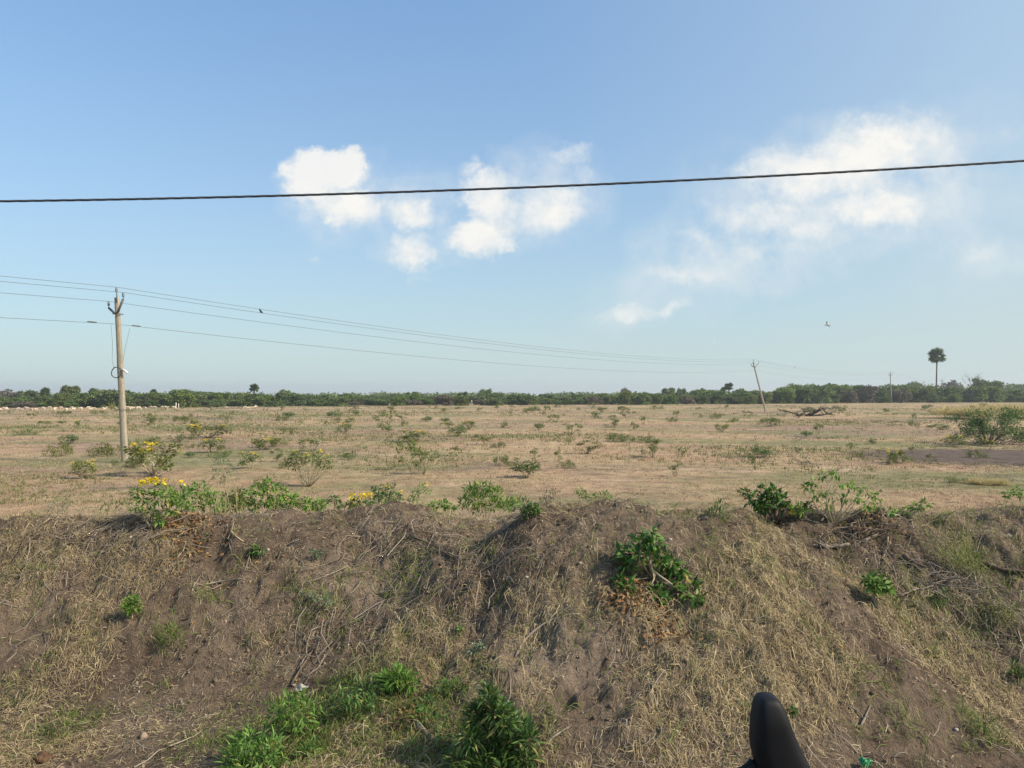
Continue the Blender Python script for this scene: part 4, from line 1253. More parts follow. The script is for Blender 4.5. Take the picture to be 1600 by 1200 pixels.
def palm(px, top, Y, crown_px, label, lean=0.0, seed=1):
    global rng
    old, rng = rng, np.random.default_rng(seed)
    x = (px - 800) / FPX * Y
    H_ = CAMZ + (611 - top) / FPX * Y
    cr = crown_px / 2 * (1.25 if crown_px < 20 else 1.0) * Y / FPX
    root = empty('palm_tree', (x, Y, float(dip(Y)) - .1))
    H_ -= float(dip(Y))
    hub = H_ - cr * 1.05
    tag(root, label, 'palm', 'palmyra palms along the tree belt')
    tr = MB().tube([(lean * t * t, 0, hub * t) for t in np.linspace(0, 1, 8)], np.array([.34, .27, .24, .22, .21, .20, .21, .24]) * (Y / 240) ** .3, 9)
    tr.build('trunk', M['bark'], root)
    fo = MB()
    hubp = np.array([lean, 0, hub])
    for k in range(72):
        a = rng.uniform(0, 6.28); el = math.asin(rng.uniform(-.75, 1))
        d = np.array([math.cos(a) * math.cos(el), math.sin(a) * math.cos(el), math.sin(el)])
        L_ = cr * rng.uniform(.46, .56)
        tip = hubp + d * L_
        s = unit(np.cross(d, [0, 0, 1.0]) + rng.normal(0, .2, 3)); n_ = np.cross(s, d)
        fo.tube([hubp, hubp + d * L_ * .5 + n_ * .05, tip], [.035, .03, .02], 3, 0, False)
        m = 15
        ang = np.linspace(-1.75, 1.75, m) + rng.normal(0, .04, m)
        dirs = np.cos(ang)[:, None] * d + np.sin(ang)[:, None] * s + (n_ * .25 * rng.normal(0, .6, m)[:, None]) - np.array([0, 0, .12])
        fo.add(*leaves(np.repeat(tip[None], m, 0), dirs, cr * .5 * rng.uniform(.85, 1.1, m) * (1 - .25 * np.abs(ang) / 1.75), cr * .12, .2))
    fo.build('crown', M['palm_leaf'], root)
    rng = old


palm(1463, 540, 245, 30, 'tall lone palm standing high above the tree belt at the right', .3, 5)
palm(397, 597, 205, 14, 'slim palm above the belt between the near pole and the middle', 0, 6)
palm(66, 603, 195, 15, 'leaning bushy palm leftmost above the belt', .8, 7)
palm(145, 604, 200, 13, 'round headed palm just left of the near pole', 0, 8)
palm(98, 609, 205, 9, 'small palm between the leftmost palm and the round crowned tree', 0, 9)
palm(240, 606, 200, 11, 'squat palm just right of the near pole', 0, 10)
palm(204, 612, 205, 7, 'tiny palm head almost touching the near pole', 0, 11)
palm(1139, 595, 240, 13, 'slim palm above the belt just left of the leaning pole', 0, 12)
palm(1130, 603, 250, 8, 'small palm touching the slim palm by the leaning pole', 0, 13)
palm(1097, 605, 250, 5, 'tiny palm above the belt well left of the leaning pole', 0, 14)
palm(895, 612, 240, 5, 'tiny palm head above the belt in the middle', 0, 15)


# bare branched tree right of the tall palm
def bare_tree(px, top, Y, label):
    root = empty('bare_tree', ((px - 800) / FPX * Y, Y, float(dip(Y))))
    tag(root, label, 'tree')
    h = CAMZ + (611 - top) / FPX * Y
    tr, br = MB(), MB()
    tr.tube(stem_path((0, 0, 0), (0, 0, h * .5), .04, 5), np.linspace(.18, .1, 5), 6)
    for k in range(9):
        a = rng.uniform(0, 6.28)
        e = np.array([math.cos(a) * h * .32, math.sin(a) * h * .2, h * rng.uniform(.75, 1.0)])
        p = stem_path((0, 0, h * rng.uniform(.35, .5)), e, .08, 5)
        br.tube(p, np.linspace(.07, .025, 5), 4)
        for q in range(5):
            e2 = p[3] + rng.normal(0, .09 * h, 3) + np.array([0, 0, .06 * h])
            br.tube(stem_path(p[2 + q % 2], e2, .1, 4), np.linspace(.03, .015, 4), 3)
    tr.build('trunk', M['bark'], root); br.build('branches', M['bark'], root)


bare_tree(1518, 580, 280, 'leafless tree with thin spreading twigs right of the tall palm')

# ------------------------------------------------------------------ electricity line
POLES = []


def pole(base_px, base_py, top_px, Y, h, label, detail=True, group='electricity poles of the line across the field', lean_y=0.0):
    x = (base_px - 800) / FPX * Y
    z0 = float(field_h(x, Y) + dip(Y))
    lean = (top_px - base_px) / FPX * Y
    root = empty('electricity_pole', (x, Y, z0))
    tag(root, label, 'pole', group)

    def at(t, dx=0, dy=0, dz=0):
        return np.array([lean * t + dx, lean_y * t + dy, h * t + dz])
    # slightly tapered post with rounded rectangular section
    mb = MB()
    k = 12
    nr = 14
    vs, fs = [], []
    for i in range(nr):
        t = -.06 + 1.06 * i / (nr - 1)
        r = .152 - .05 * t
        for j in range(k):
            a = j * 2 * math.pi / k
            q = .55
            vs.append(at(t) + np.array([r * math.copysign(abs(math.cos(a)) ** q, math.cos(a)), r * .9 * math.copysign(abs(math.sin(a)) ** q, math.sin(a)), 0]) + rng.normal(0, .003, 3))
    for i in range(nr - 1):
        for j in range(k):
            fs.append((i * k + j, i * k + (j + 1) % k, (i + 1) * k + (j + 1) % k, (i + 1) * k + j))
    top = len(vs); vs.append(at(1.0))
    for j in range(k): fs.append(((nr - 1) * k + j, (nr - 1) * k + (j + 1) % k, top, top))
    mb.add(vs, fs).build('post', M['concrete'], root)
    # V-shaped cross arm, two limbs of steel angle; line runs along direction u
    zl, off = h * .915, .42
    wd = np.array([.836, -.548, 0])  # across the line
    limb = MB()
    c = at(.905, 0, -.17)
    ends = []
    for s, up_ in ((1, .62), (-1, .28)):
        e = c + wd * s * .62 + np.array([0, 0, up_])
        mid = c + wd * s * .16 + np.array([0, 0, .02])
        limb.tube([c, mid, e], [.055, .055, .055], 4)
        ends.append(e)
    limb.build('cross_arm', M['steel'], root)
    cl = MB(); cl.tube([at(.9, -.17, -.14, .0), at(.9, .17, -.14, .0), at(.9, .2, .12, .0)], .025, 4); cl.build('clamp', M['steel'], root)

    def insul(p, hh):
        m_ = MB()
        prof = [(.0, .012), (.10, .012), (.11, .055), (.15, .05), (.16, .03), (.18, .06), (.22, .05), (.23, .03), (.26, .045), (.30, .03), (.31, .0)]
        m_.tube([p + np.array([0, 0, z * hh]) for z, r in prof], [max(r, .002) * 1.15 for z, r in prof], 8)
        m_.build('insulator', M['porcelain'], root)
        return p + np.array([0, 0, .31 * hh])
    br = MB(); tp = at(1.0, .05, -.1, .0)
    br.tube([at(.97, .05, -.13), at(1.0, .06, -.12, .16)], .03, 4); br.build('top_bracket', M['steel'], root)
    pts = [insul(at(1.0, .03, -.1, .12), 1.2), insul(ends[0], 1.0), insul(ends[1], 1.0), at(.84, -.16, -.14)]
    base = np.array([x, Y, z0])
    POLES.append([base + p for p in pts])
    if detail:
        co = MB()
        cc = at(.545, -.10, -.2)
        co.tube([cc + np.array([.23 * math.cos(a), .03 * math.sin(3 * a), .25 * math.sin(a)]) for a in np.linspace(0, 6.28, 24)], .024, 5)
        co.build('cable_coil', M['cable'], root)
        pp = MB(); pp.tube([at(.56, .14, -.1, .03), at(.56, .32, -.15, -.06), at(.56, .42, -.16, -.16)], [.055, .05, .045], 8); pp.build('conduit_elbow', M['white_paint'], root)
        js = MB()
        js.tube([at(.84, -.25, -.2), at(.72, -.2, -.22), at(.62, -.26, -.22), at(.57, -.2, -.2)], .007, 4)
        js.build('jumper_wire', M['wire'], root)
        j2 = MB(); j2.tube([at(.80, .62, -.15, .12), at(.70, .36, -.15), at(.60, .17, -.12)], .007, 4); j2.build('jumper_wire', M['wire'], root)
        bd = MB(); bd.tube([at(.32, -.17, -.15), at(.32, .17, -.15), at(.32, .17, .15), at(.32, -.17, .15), at(.32, -.17, -.15)], .012, 4); bd.build('strap', M['steel'], root)
    return root


dxl, dyl = 59.7, 91.3
g1 = (-18.4, 36.7)
pole(196, 722, 182, 36.7, 7.82, 'near weathered concrete pole with cable coil standing in the left field')
pole(1196, 643, 1177, 128, 8.1, 'leaning electricity pole in the right of the field before the tree belt', False)
pole(1393, 630, 1391, 222, 8.7, 'electricity pole half hidden by the tree belt left of the tall palm', False)
pole(1473, 626, 1472, 318, 8.7, 'most distant pole barely showing behind the tall palm', False)

# wires: one thing per conductor, carried across all poles
prev = [p - np.array([dxl, dyl, 0]) * .8 for p in POLES[0]]
line = [prev] + POLES
WIRE = ['topmost wire of the pole line carried on the pole tip insulators', 'right hand arm wire of the pole line', 'left hand arm wire of the pole line', 'lowest wire of the pole line below the cross arms']
WPATH = {}
for w in range(4):
    pts = []
    for i in range(len(line) - 1):
        a, b_ = line[i][w], line[i + 1][w]
        S = np.linalg.norm(b_ - a) / 109 * (1.15 if i else .55)
        if w == 3: S *= 1.0
        for t in np.linspace(0, 1, 40, endpoint=(i == len(line) - 2)):
            pts.append(a + (b_ - a) * t - np.array([0, 0, S * 4 * t * (1 - t)]))
    WPATH[w] = np.array(pts)
    o = MB().tube(pts, .0088, 4).build('power_wire', M['wire'])
    tag(o, WIRE[w], 'wire', 'wires of the pole line')
    if w == 3:
        pass

# connector clamps on the lowest wire by the near pole
for dxp, lab in ((-.55, 'small dark clamp on the lowest wire left of the near pole'), (.62, 'small dark clamp on the lowest wire right of the near pole')):
    p = POLES[0][3]
    i = np.argmin(np.abs(WPATH[3][:, 0] - (p[0] + dxp)))
    q = WPATH[3][i]; d = unit(WPATH[3][min(i + 1, len(WPATH[3]) - 1)] - WPATH[3][i - 1])
    q = q + d * (p[0] + dxp - q[0]) / d[0]
    tag(MB().tube([q - d * .22, q - d * .1, q + d * .1, q + d * .22], [.02, .035, .035, .02], 6).build('wire_clamp', M['steel']), lab, 'clamp')

# thick twisted cable close overhead
mb = MB()
Yc = 5.0
zs = [(0, 315), (400, 305.5), (800, 294), (1200, 276), (1600, 251)]
coef = np.polyfit([(p - 800) / FPX * Yc for p, _ in zs], [P(p, q, Yc).z for p, q in zs], 2)
xs = np.linspace(-16, 14, 900)
zc_ = np.polyval(coef, xs)
for s in range(3):
    ph = xs * 2 * math.pi / .3 + s * 2.094
    mb.tube(np.stack([xs, Yc + .0026 * np.cos(ph), zc_ + .0026 * np.sin(ph)], -1), .0054, 6)
tag(mb.build('overhead_cable', M['cable'], smooth=True), 'thick dark twisted cable strung across the whole sky', 'cable')


# ------------------------------------------------------------------ animals: skinned continuous bodies
def skin_mesh(name, verts, edges, radii, mat, sub=2):
    me = bpy.data.meshes.new(name)
    me.from_pydata(verts, edges, [])
    o = bpy.data.objects.new(name, me)
    COL.objects.link(o)
    sk = o.modifiers.new('skin', 'SKIN')
    sb = o.modifiers.new('sub', 'SUBSURF'); sb.levels = sub; sb.render_levels = sub
    for v, r in zip(me.skin_vertices[0].data, radii):
        v.radius = r if isinstance(r, tuple) else (r, r)
    me.skin_vertices[0].data[0].use_root = True
    dg = bpy.context.evaluated_depsgraph_get()
    m2 = bpy.data.meshes.new_from_object(o.evaluated_get(dg))
    m2.name = name
    bpy.data.objects.remove(o)
    m2.materials.clear(); m2.materials.append(mat)
    m2.polygons.foreach_set('use_smooth', np.ones(len(m2.polygons), bool))
    return m2


def sheep_mesh(graze):
    hd = [(.52, 0, .62), (.68, 0, .70), (.80, 0, .64)] if not graze else [(.52, 0, .48), (.66, 0, .28), (.76, 0, .12)]
    V = [(0, 0, .56), (.22, 0, .57), (.38, 0, .58), *hd, (-.22, 0, .57), (-.40, 0, .55), (-.47, 0, .42),
         (.32, .12, .40), (.32, .12, .22), (.33, .12, .02), (.32, -.12, .40), (.34, -.12, .22), (.33, -.12, .02),
         (-.32, .12, .40), (-.38, .12, .24), (-.36, .12, .02), (-.32, -.12, .40), (-.38, -.12, .24), (-.37, -.12, .02)]
    E = [(0, 1), (1, 2), (2, 3), (3, 4), (4, 5), (0, 6), (6, 7), (7, 8), (2, 9), (9, 10), (10, 11), (2, 12), (12, 13), (13, 14), (7, 15), (15, 16), (16, 17), (7, 18), (18, 19), (19, 20)]
    Rr = [.2, .2, .17, .09, .085, .05, .2, .17, .03] + [.075, .04, .035] * 4
    return skin_mesh('sheep', V, E, Rr, M['wool'], 1)


SM = [sheep_mesh(False), sheep_mesh(True), sheep_mesh(True)]
for i in range(86):
    px = random.uniform(-60, 292) if i < 80 else random.uniform(340, 400)
    Y = float(np.interp(px, [0, 200, 300], [136, 143, 147])) + random.uniform(-5, 6)
    x = (px - 800) / FPX * Y
    o = bpy.data.objects.new('sheep', SM[i % 3])
    COL.objects.link(o)
    s = random.uniform(.52, .78)
    o.scale = (s, s, s)
    o.location = (x, Y, float(field_h(x, Y)))
    o.rotation_euler = (0, 0, random.choice([0, math.pi]) + random.gauss(0, .5))
    tag(o, 'cream coloured sheep of the grazing flock in front of the belt at the left', 'sheep', 'flock of grazing sheep')


def bird(name, loc, rz, size, fly, mat, label, roll=0.0):
    if fly:
        V = [(0, 0, 0), (.20, 0, .01), (.34, 0, .02), (.42, 0, .01), (-.2, 0, .0), (-.42, 0, -.01), (.06, .22, .12), (.0, .48, .17), (-.14, .78, .12), (.06, -.22, .12), (.0, -.48, .17), (-.14, -.78, .12)]
        E = [(0, 1), (1, 2), (2, 3), (0, 4), (4, 5), (0, 6), (6, 7), (7, 8), (0, 9), (9, 10), (10, 11)]
        Rr = [.09, .07, .055, .02, .06, (.09, .02), (.10, .025), (.09, .02), (.03, .01), (.10, .025), (.09, .02), (.03, .01)]
    else:
        V = [(0, 0, .0), (.12, 0, .12), (.2, 0, .26), (.24, 0, .34), (.33, 0, .33), (-.14, 0, -.1), (-.42, 0, -.26), (.02, .04, -.12), (.03, .04, -.2), (.02, -.04, -.12), (.03, -.04, -.2)]
        E = [(0, 1), (1, 2), (2, 3), (3, 4), (0, 5), (5, 6), (0, 7), (7, 8), (0, 9), (9, 10)]
        Rr = [.13, .12, .085, .075, .015, .09, (.05, .02), .03, .015, .03, .015]
    me = skin_mesh(name, V, E, Rr, mat, 1)
    o = bpy.data.objects.new(name, me)
    COL.objects.link(o)
    o.location = loc; o.rotation_euler = (roll, 0, rz); o.scale = (size,) * 3
    tag(o, label, 'bird')


def wire_point(w, px):
    pr = 800 + FPX * WPATH[w][:, 0] / WPATH[w][:, 1]
    ok = WPATH[w][:, 1] > 36
    idx = np.nonzero(ok)[0]
    i = idx[np.argmin(np.abs(pr[idx] - px))]
    j = i + 1 if pr[i] < px else i - 1
    t = (px - pr[i]) / (pr[j] - pr[i] + 1e-9)
    return WPATH[w][i] * (1 - t) + WPATH[w][j] * t


p = wire_point(1, 407)
bird('bird', tuple(p + np.array([0, 0, .085])), math.pi - .5, .42, False, M['bird_dark'], 'small dark bird perched on a wire right of the near pole')
bird('bird', tuple(P(1293, 508, 42)), 2.5, .42, True, M['bird_grey'], 'grey bird gliding above the tree belt at the right', .5)
bird('bird', tuple(P(1242, 574, 120)), 2.8, .5, True, M['bird_grey'], 'tiny bird in flight low right of the leaning pole', .2)
bird('bird', tuple(P(1117, 536, 140)), .4, .4, True, M['bird_grey'], 'speck of a bird high above the leaning pole', .2)

# ------------------------------------------------------------------ posts, branches, logs
for px, py, h, lab in ((608, 633.5, 9, 'white boundary post alone before the belt left of middle'), (704, 632.5, 8, 'white boundary post left of a paired one near the middle'), (737, 632, 7, 'white boundary post rightmost of the middle three'),
                       (275, 638, 9, 'white post at the right end of the sheep flock'), (279, 638.5, 8, 'second white post touching the first by the flock')):
    g = G(px, py)
    mb = MB(); hh = h * g.y / FPX; r = .11
    mb.tube([(0, 0, -.1), (0, 0, hh * .9), (0, 0, hh * .96), (0.01, 0, hh)], [r, r * .9, r * .85, r * .4], 6)
    o = mb.build('boundary_post', M['white_paint']); o.location = (g.x, g.y, 0); o.rotation_euler = (0, random.gauss(0, .03), random.random())
    tag(o, lab, 'post', 'white boundary posts')


def branch_pile(name, loc, size, n, mat, label, flat=.35, thick=.05, fan=None):
    root = empty(name, loc)
    tag(root, label, 'branches')
    for k in range(n):
        mb = MB()
        a = rng.uniform(0, 6.28) if fan is None else fan[0] + rng.normal(0, fan[1])
        L_ = size * rng.uniform(.45, 1.0)
        s = np.array([rng.normal(0, .2 * size), rng.normal(0, .08 * size), .03 * size])
        e = s + np.array([math.cos(a) * L_, math.sin(a) * L_ * .6, abs(rng.normal(0, flat)) * L_])
        p = stem_path(s, e, .10, 6)
        p[:, 2] = np.maximum(p[:, 2], .02)
        mb.tube(p, np.linspace(thick, thick * .25, 6) * rng.uniform(.5, 1.1), 6)
        for q in range(3):
            e2 = p[3 + q % 3] + rng.normal(0, .16 * size, 3) * np.array([1, .6, .7]) + np.array([0, 0, .04 * size])
            e2[2] = max(e2[2], .02)
            mb.tube(stem_path(p[2 + q], e2, .12, 4), np.linspace(thick * .4, thick * .12, 4), 4)
        mb.build('branch', mat, root)
    return root


g = G(1262, 650)
branch_pile('burnt_branches', (g.x, g.y, 0), 3.0, 15, M['char'], 'heap of black burnt branches in the right field', .24, .12).scale = (1.1, 1, 1)
g = G(1298, 648)
branch_pile('burnt_stump', (g.x, g.y, 0), .9, 6, M['char'], 'small black stump beside the burnt branches', .5, .12)
g = G(1262, 727)
branch_pile('fallen_branch', (g.x, g.y, 0), 1.5, 5, M['log_grey'], 'bare fallen branch lying in the dry right field', .35, .03, (2.6, .5))
g = G(1490, 655)
branch_pile('fallen_branch', (g.x, g.y, 0), 1.7, 5, M['char'], 'dark fallen branch left of the large thorn bush', .12, .05)
b = B(1475, 925)
bp = branch_pile('bare_branches', (b.x, b.y, b.z + .03), .48, 13, M['log_grey'], 'sprawling heap of bare grey branches on the right bank', .16, .0075)
bp.rotation_euler = (.25, 0, 0)
b = B(120, 850)
bp = branch_pile('bare_branches', (b.x, b.y, b.z + .01), .26, 10, M['log_brown'], 'tangle of thin brown branches on the upper left bank', .10, .005)
bp.rotation_euler = (.3, 0, 0)
b = B(770, 905)
bp = branch_pile('bare_branches', (b.x, b.y, b.z + .01), .22, 9, M['log_brown'], 'tangle of thin dark branches on the left flank of the middle heap', .10, .0032)
bp.rotation_euler = (.3, 0, 0)
b = B(1360, 835)
bp = branch_pile('bare_branches', (b.x, b.y, b.z + .02), .32, 9, M['log_brown'], 'tangle of roots and sticks right of the pale stemmed shrub', .15, .007)
bp.rotation_euler = (.25, 0, 0)


def stick(pts, r, label, mat='log_grey', name='stick', k=7, lift=.01, jit=.15):
    """a stick or log laid along photographed points on the bank"""
    w = [B(*q) for q in pts]
    w = [Vector((q.x, q.y, q.z + lift)) for q in w]
    P_ = np.array([tuple(q) for q in w])
    t = np.linspace(0, len(P_) - 1, max(8, len(P_) * 3))
    C_ = np.stack([np.interp(t, np.arange(len(P_)), P_[:, i]) for i in range(3)], -1)
    for _ in range(2):
        C_[1:-1] = (C_[:-2] + 2 * C_[1:-1] + C_[2:]) / 4
    C_ += rng.normal(0, r * .12, C_.shape)
    rr = np.linspace(1, .6, len(C_)) * r * (1 + .12 * rng.normal(0, 1, len(C_)))
    o = MB().tube(C_, rr, k, jit).build(name, M[mat], smooth=True)
    tag(o, label, 'log' if name == 'log' else 'stick')
    return o


stick([(1280, 857), (1300, 859), (1328, 857)], .016, 'short pale weathered log below the pale stemmed shrub', name='log', lift=.02)
stick([(1412, 874), (1428, 885), (1445, 895)], .019, 'dark round log lying on the right bank above the branch heap', 'log_brown', 'log', lift=.02)
stick([(1540, 888), (1565, 897), (1610, 902)], .016, 'long dark log at the right edge of the bank', 'log_brown', 'log', lift=.02)
stick([(1325, 848), (1312, 838), (1345, 828)], .010, 'broken root stub under the pale stemmed shrub', 'log_brown')
stick([(1350, 850), (1372, 838)], .011, 'pale split stick poking from the dark hollow')
stick([(1388, 845), (1384, 870), (1372, 885)], .006, 'thin curved stick hanging down the right bank')
stick([(805, 1030), (820, 1000), (850, 978), (880, 965), (905, 962)], .007, 'long curved branch lying below the middle heap')
stick([(455, 1075), (480, 1030), (510, 990), (530, 975)], .006, 'long straight stick slanting up the left bank', 'log_brown')
stick([(470, 1080), (500, 1035), (530, 1000)], .005, 'second straight stick beside the long slanting one', 'log_brown')
stick([(470, 970), (490, 945)], .007, 'short pale stick on the left bank')
stick([(640, 840), (680, 855), (710, 880), (740, 878)], .007, 'forked brown branch on the upper middle bank', 'log_brown')
stick([(655, 1065), (670, 1080), (710, 1090), (735, 1102)], .009, 'brown fallen stick right of the bright tuft', 'log_brown')
stick([(568, 1130), (590, 1112), (610, 1105)], .007, 'pale bent dry stalk among the green plants', 'stem_pale')
stick([(648, 1135), (660, 1148), (672, 1155), (685, 1172)], .014, 'grey twisted piece of driftwood among the green plants', 'log_grey', 'log', lift=.015)
stick([(695, 1030), (697, 1000), (703, 985)], .005, 'thin upright twig in the middle bank')
stick([(690, 1050), (640, 1040)], .004, 'thin grey twig right above the bright tuft')
stick([(312, 917), (345, 911), (376, 907)], .006, 'pale straight stick across the left bank')
stick([(325, 905), (335, 925), (345, 940)], .005, 'dark thin stick crossing the pale straight one', 'log_brown')
stick([(222, 848), (240, 842), (252, 840)], .009, 'grey stick below the yellow bloomed crest shrub')
stick([(360, 832), (370, 843), (380, 850)], .006, 'pale twig near the dark seedling', 'stem_pale')
stick([(1345, 1140), (1352, 1128), (1360, 1108)], .006, 'forked grey twig on the bare verge')
stick([(1325, 1105), (1345, 1118), (1352, 1135)], .004, 'thin twig joined to the forked grey one')
stick([(1180, 905), (1155, 925), (1125, 945)], .005, 'dark thin twig right of the dark leafy shrub', 'log_brown')
stick([(855, 1165), (875, 1150), (890, 1140)], .006, 'curved twig right of the dense dark bush')
stick([(60, 838), (90, 846), (130, 845), (150, 830)], .007, 'reddish bare branch on the upper left bank', 'log_brown')
stick([(65, 822), (78, 812)], .006, 'short pale stick on the left crest', 'stem_pale')

# dead leaves below the shrubs
mb = MB()
for (px, py, rp, n_) in ((290, 825, 38, 260), (265, 815, 25, 120), (1010, 945, 45, 200), (985, 925, 30, 120), (1045, 970, 35, 90), (1350, 812, 35, 220), (1030, 995, 25, 60), (960, 940, 20, 60), (640, 1125, 30, 120), (300, 850, 40, 160), (1215, 815, 20, 50), (1080, 1030, 100, 40), (400, 950, 120, 40), (1300, 900, 150, 60), (700, 900, 200, 60)):
    c = B(px, py)
    r = rp * c.y / FPX
    x = c.x + rng.normal(0, r * .6, n_); y = c.y + rng.normal(0, r * .7, n_)
    pos = np.stack([x, y, BH(x, y) + .006 + .012 * rng.random(n_)], -1)
    dr = np.stack([np.cos(t := rng.uniform(0, 6.28, n_)), np.sin(t), rng.normal(.1, .35, n_)], -1)
    mb.add(*leaves(pos, dr, .034 * rng.uniform(.5, 1.3, n_), .016, .5, bend=.4))
tag(mb.build('leaf_litter', M['litter']), 'fallen orange brown dead leaves under the bank shrubs', 'dead leaves', kind='stuff')

# fine green shoots through the bank grass
GREEN_P = world_patches([(110, 1130, 40, .9), (265, 1000, 35, .6), (500, 935, 40, .6), (330, 945, 30, .5), (1540, 1140, 40, .7), (1510, 880, 60, .8), (1570, 960, 40, .6), (420, 1150, 80, 1.1), (560, 1110, 90, 1.2), (690, 1150, 80, 1.1), (500, 1180, 60, .9),
                         (640, 910, 60, .3), (900, 960, 40, .4), (1450, 960, 70, .5), (40, 1090, 60, .3), (1160, 880, 60, .2), (850, 1130, 40, .4), (60, 900, 50, .3), (1400, 1090, 60, .3)])
v, f = straws(26000, .03, .10, .002, .004, .03, lambda x, y: np.clip(.035 + .8 * patch_w(x, y, GREEN_P), 0, 1), 8, .1)
tag(MB().add(v, f).build('green_shoots', M['grass_green']), 'sparse green grass shoots mixed through the dry bank grass', 'green grass', kind='stuff')


# ------------------------------------------------------------------ small litter on the verge
def lump(name, px, py, r, mat, label, cat, sq=(1, 1, .7), amp=.35, seed=3):
    b = B(px, py)
    u, w = np.meshgrid(np.linspace(0, 2 * math.pi, 17)[:-1], np.linspace(.05, math.pi - .05, 10))
    d = np.stack([np.sin(w) * np.cos(u), np.sin(w) * np.sin(u), np.cos(w)], -1)
    rr = 1 + amp * (fbm(d[..., 0] * 2 + seed, d[..., 1] * 2 + d[..., 2] * 1.7, 3, seed))
    V = d * rr[..., None] * r * np.array(sq)
    idx = np.arange(160).reshape(10, 16)
    q = np.stack([idx[:-1], np.roll(idx, -1, 1)[:-1], np.roll(idx, -1, 1)[1:], idx[1:]], -1).reshape(-1, 4)
    o = MB().add(V.reshape(-1, 3), q[:, ::-1]).build(name, M[mat], smooth=True)
    o.location = (b.x, b.y, b.z + r * sq[2] * .55)
    tag(o, label, cat)
    return o


lump('dung_lump', 66, 1190, .042, 'dung', 'dark reddish brown lump lying on straw at the lower left', 'lump', (1, .9, .65), .6)


def scrap(name, px, py, sx, sy, mat, label, cat, amp=.02, seed=4, rz=.3):
    b = B(px, py)
    n = 14
    u, w = np.meshgrid(np.linspace(-1, 1, n), np.linspace(-1, 1, n))
    rad = 1 - .25 * np.abs(fbm(u * 1.5 + seed, w * 1.5, 2, seed))
    z = amp * (1.2 + fbm(u * 1.7 + seed, w * 1.7, 3, seed) * 2.0) + amp * .8 * np.exp(-3 * (u * u + w * w))
    V = np.stack([u * sx * rad, w * sy * rad * (1 - .35 * u), z], -1)
    Vb = V - np.array([0, 0, .002])
    idx = np.arange(n * n).reshape(n, n)
    q = np.stack([idx[:-1, :-1], idx[:-1, 1:], idx[1:, 1:], idx[1:, :-1]], -1).reshape(-1, 4)
    o = MB().add(V.reshape(-1, 3), q).add(Vb.reshape(-1, 3), q[:, ::-1]).build(name, M[mat], smooth=True)
    o.location = (b.x, b.y, b.z + .01); o.rotation_euler = (.35, 0, rz)
    tag(o, label, cat)


scrap('plastic_scrap', 472, 1084, .036, .02, 'white_plastic', 'crumpled greyish white scrap above the yellow green plant', 'litter', .016)
scrap('plastic_scrap', 1352, 1203, .026, .018, 'green_plastic', 'vivid green plastic scrap at the bottom edge of the view', 'litter', .02, 9)


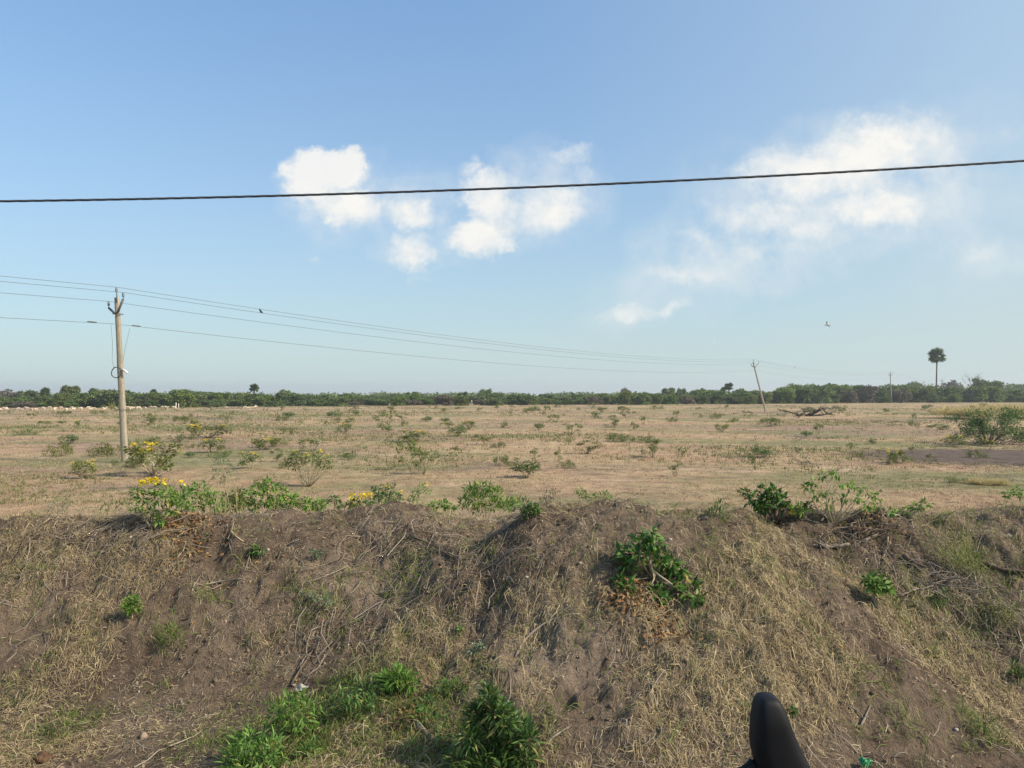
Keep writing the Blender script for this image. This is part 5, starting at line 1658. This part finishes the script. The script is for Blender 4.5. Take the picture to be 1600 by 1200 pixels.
# ------------------------------------------------------------------ black mirror housing close to the lens
def mirror():
    Y = 1.0
    rows = [(1084.5, 1196, 1200), (1086, 1189, 1208), (1089, 1184, 1214), (1096, 1180.5, 1219), (1108, 1178, 1224.5), (1122, 1176, 1230), (1140, 1174, 1237), (1160, 1173, 1246), (1180, 1176, 1256), (1200, 1181, 1267), (1225, 1190, 1279), (1250, 1202, 1284), (1265, 1215, 1278), (1272, 1232, 1262)]
    c = P(1225, 1180, Y)
    root = empty('vehicle_mirror', c)
    tag(root, 'smooth black rounded mirror housing rising at the bottom edge of the view', 'mirror')
    k = 20
    vs, fs = [], []
    for i, (py, a, b_) in enumerate(rows):
        pa, pb = P(a, py, Y) - c, P(b_, py, Y) - c
        mid, hw = (pa + pb) / 2, (pb - pa).length / 2
        dep = .026 * min(1, (hw / .022)) ** .7
        for j in range(k):
            t = j * 2 * math.pi / k
            cx, cy = math.cos(t), math.sin(t)
            q = .6
            vs.append((mid.x + hw * math.copysign(abs(cx) ** q, cx), mid.y + dep * math.copysign(abs(cy) ** q, cy), mid.z))
    n = len(rows)
    for i in range(n - 1):
        for j in range(k):
            fs.append((i * k + j, i * k + (j + 1) % k, (i + 1) * k + (j + 1) % k, (i + 1) * k + j))
    t0 = len(vs)
    vs += [tuple(np.mean(vs[:k], 0)), tuple(np.mean(vs[(n - 1) * k:], 0))]
    for j in range(k):
        fs.append((t0, (j + 1) % k, j, j)); fs.append((t0 + 1, (n - 1) * k + j, (n - 1) * k + (j + 1) % k, (n - 1) * k + (j + 1) % k))
    o = MB().add(vs, fs).build('housing', M['black_plastic'], root, True)
    sb = o.modifiers.new('sub', 'SUBSURF'); sb.levels = 1; sb.render_levels = 2
    st = MB()
    q = [P(1192, 1205, Y) - c, P(1172, 1196, Y) - c, P(1162, 1205, Y) - c, P(1158, 1240, Y) - c, P(1162, 1330, Y) - c, P(1180, 1500, Y) - c]
    st.tube(q, [.008, .009, .009, .007, .007, .008], 10)
    st.build('stem', M['black_plastic'], root, True)


mirror()


# ------------------------------------------------------------------ haze
def haze():
    me = bpy.data.meshes.new('haze')
    x, y0, y1, z0, z1 = 3100, -3100, 3100, -19.0, 21.0
    v = [(-x, y0, z0), (x, y0, z0), (x, y1, z0), (-x, y1, z0), (-x, y0, z1), (x, y0, z1), (x, y1, z1), (-x, y1, z1)]
    me.from_pydata(v, [], [(3, 2, 1, 0), (4, 5, 6, 7), (0, 1, 5, 4), (1, 2, 6, 5), (2, 3, 7, 6), (3, 0, 4, 7)])
    m = bpy.data.materials.new('haze'); m.use_nodes = True
    nt = m.node_tree; nt.nodes.clear()
    out = nt.nodes.new('ShaderNodeOutputMaterial'); pv = nt.nodes.new('ShaderNodeVolumePrincipled')
    pv.inputs['Color'].default_value = (.86, .93, 1.0, 1)
    pv.inputs['Density'].default_value = HAZE
    pv.inputs['Anisotropy'].default_value = 0.2
    nt.links.new(pv.outputs[0], out.inputs['Volume'])
    me.materials.append(m)
    o = bpy.data.objects.new('haze', me); COL.objects.link(o)
    tag(o, 'thin pale haze lying over the far field and tree belt', 'haze', kind='stuff')


HAZE = 0.0004
haze()
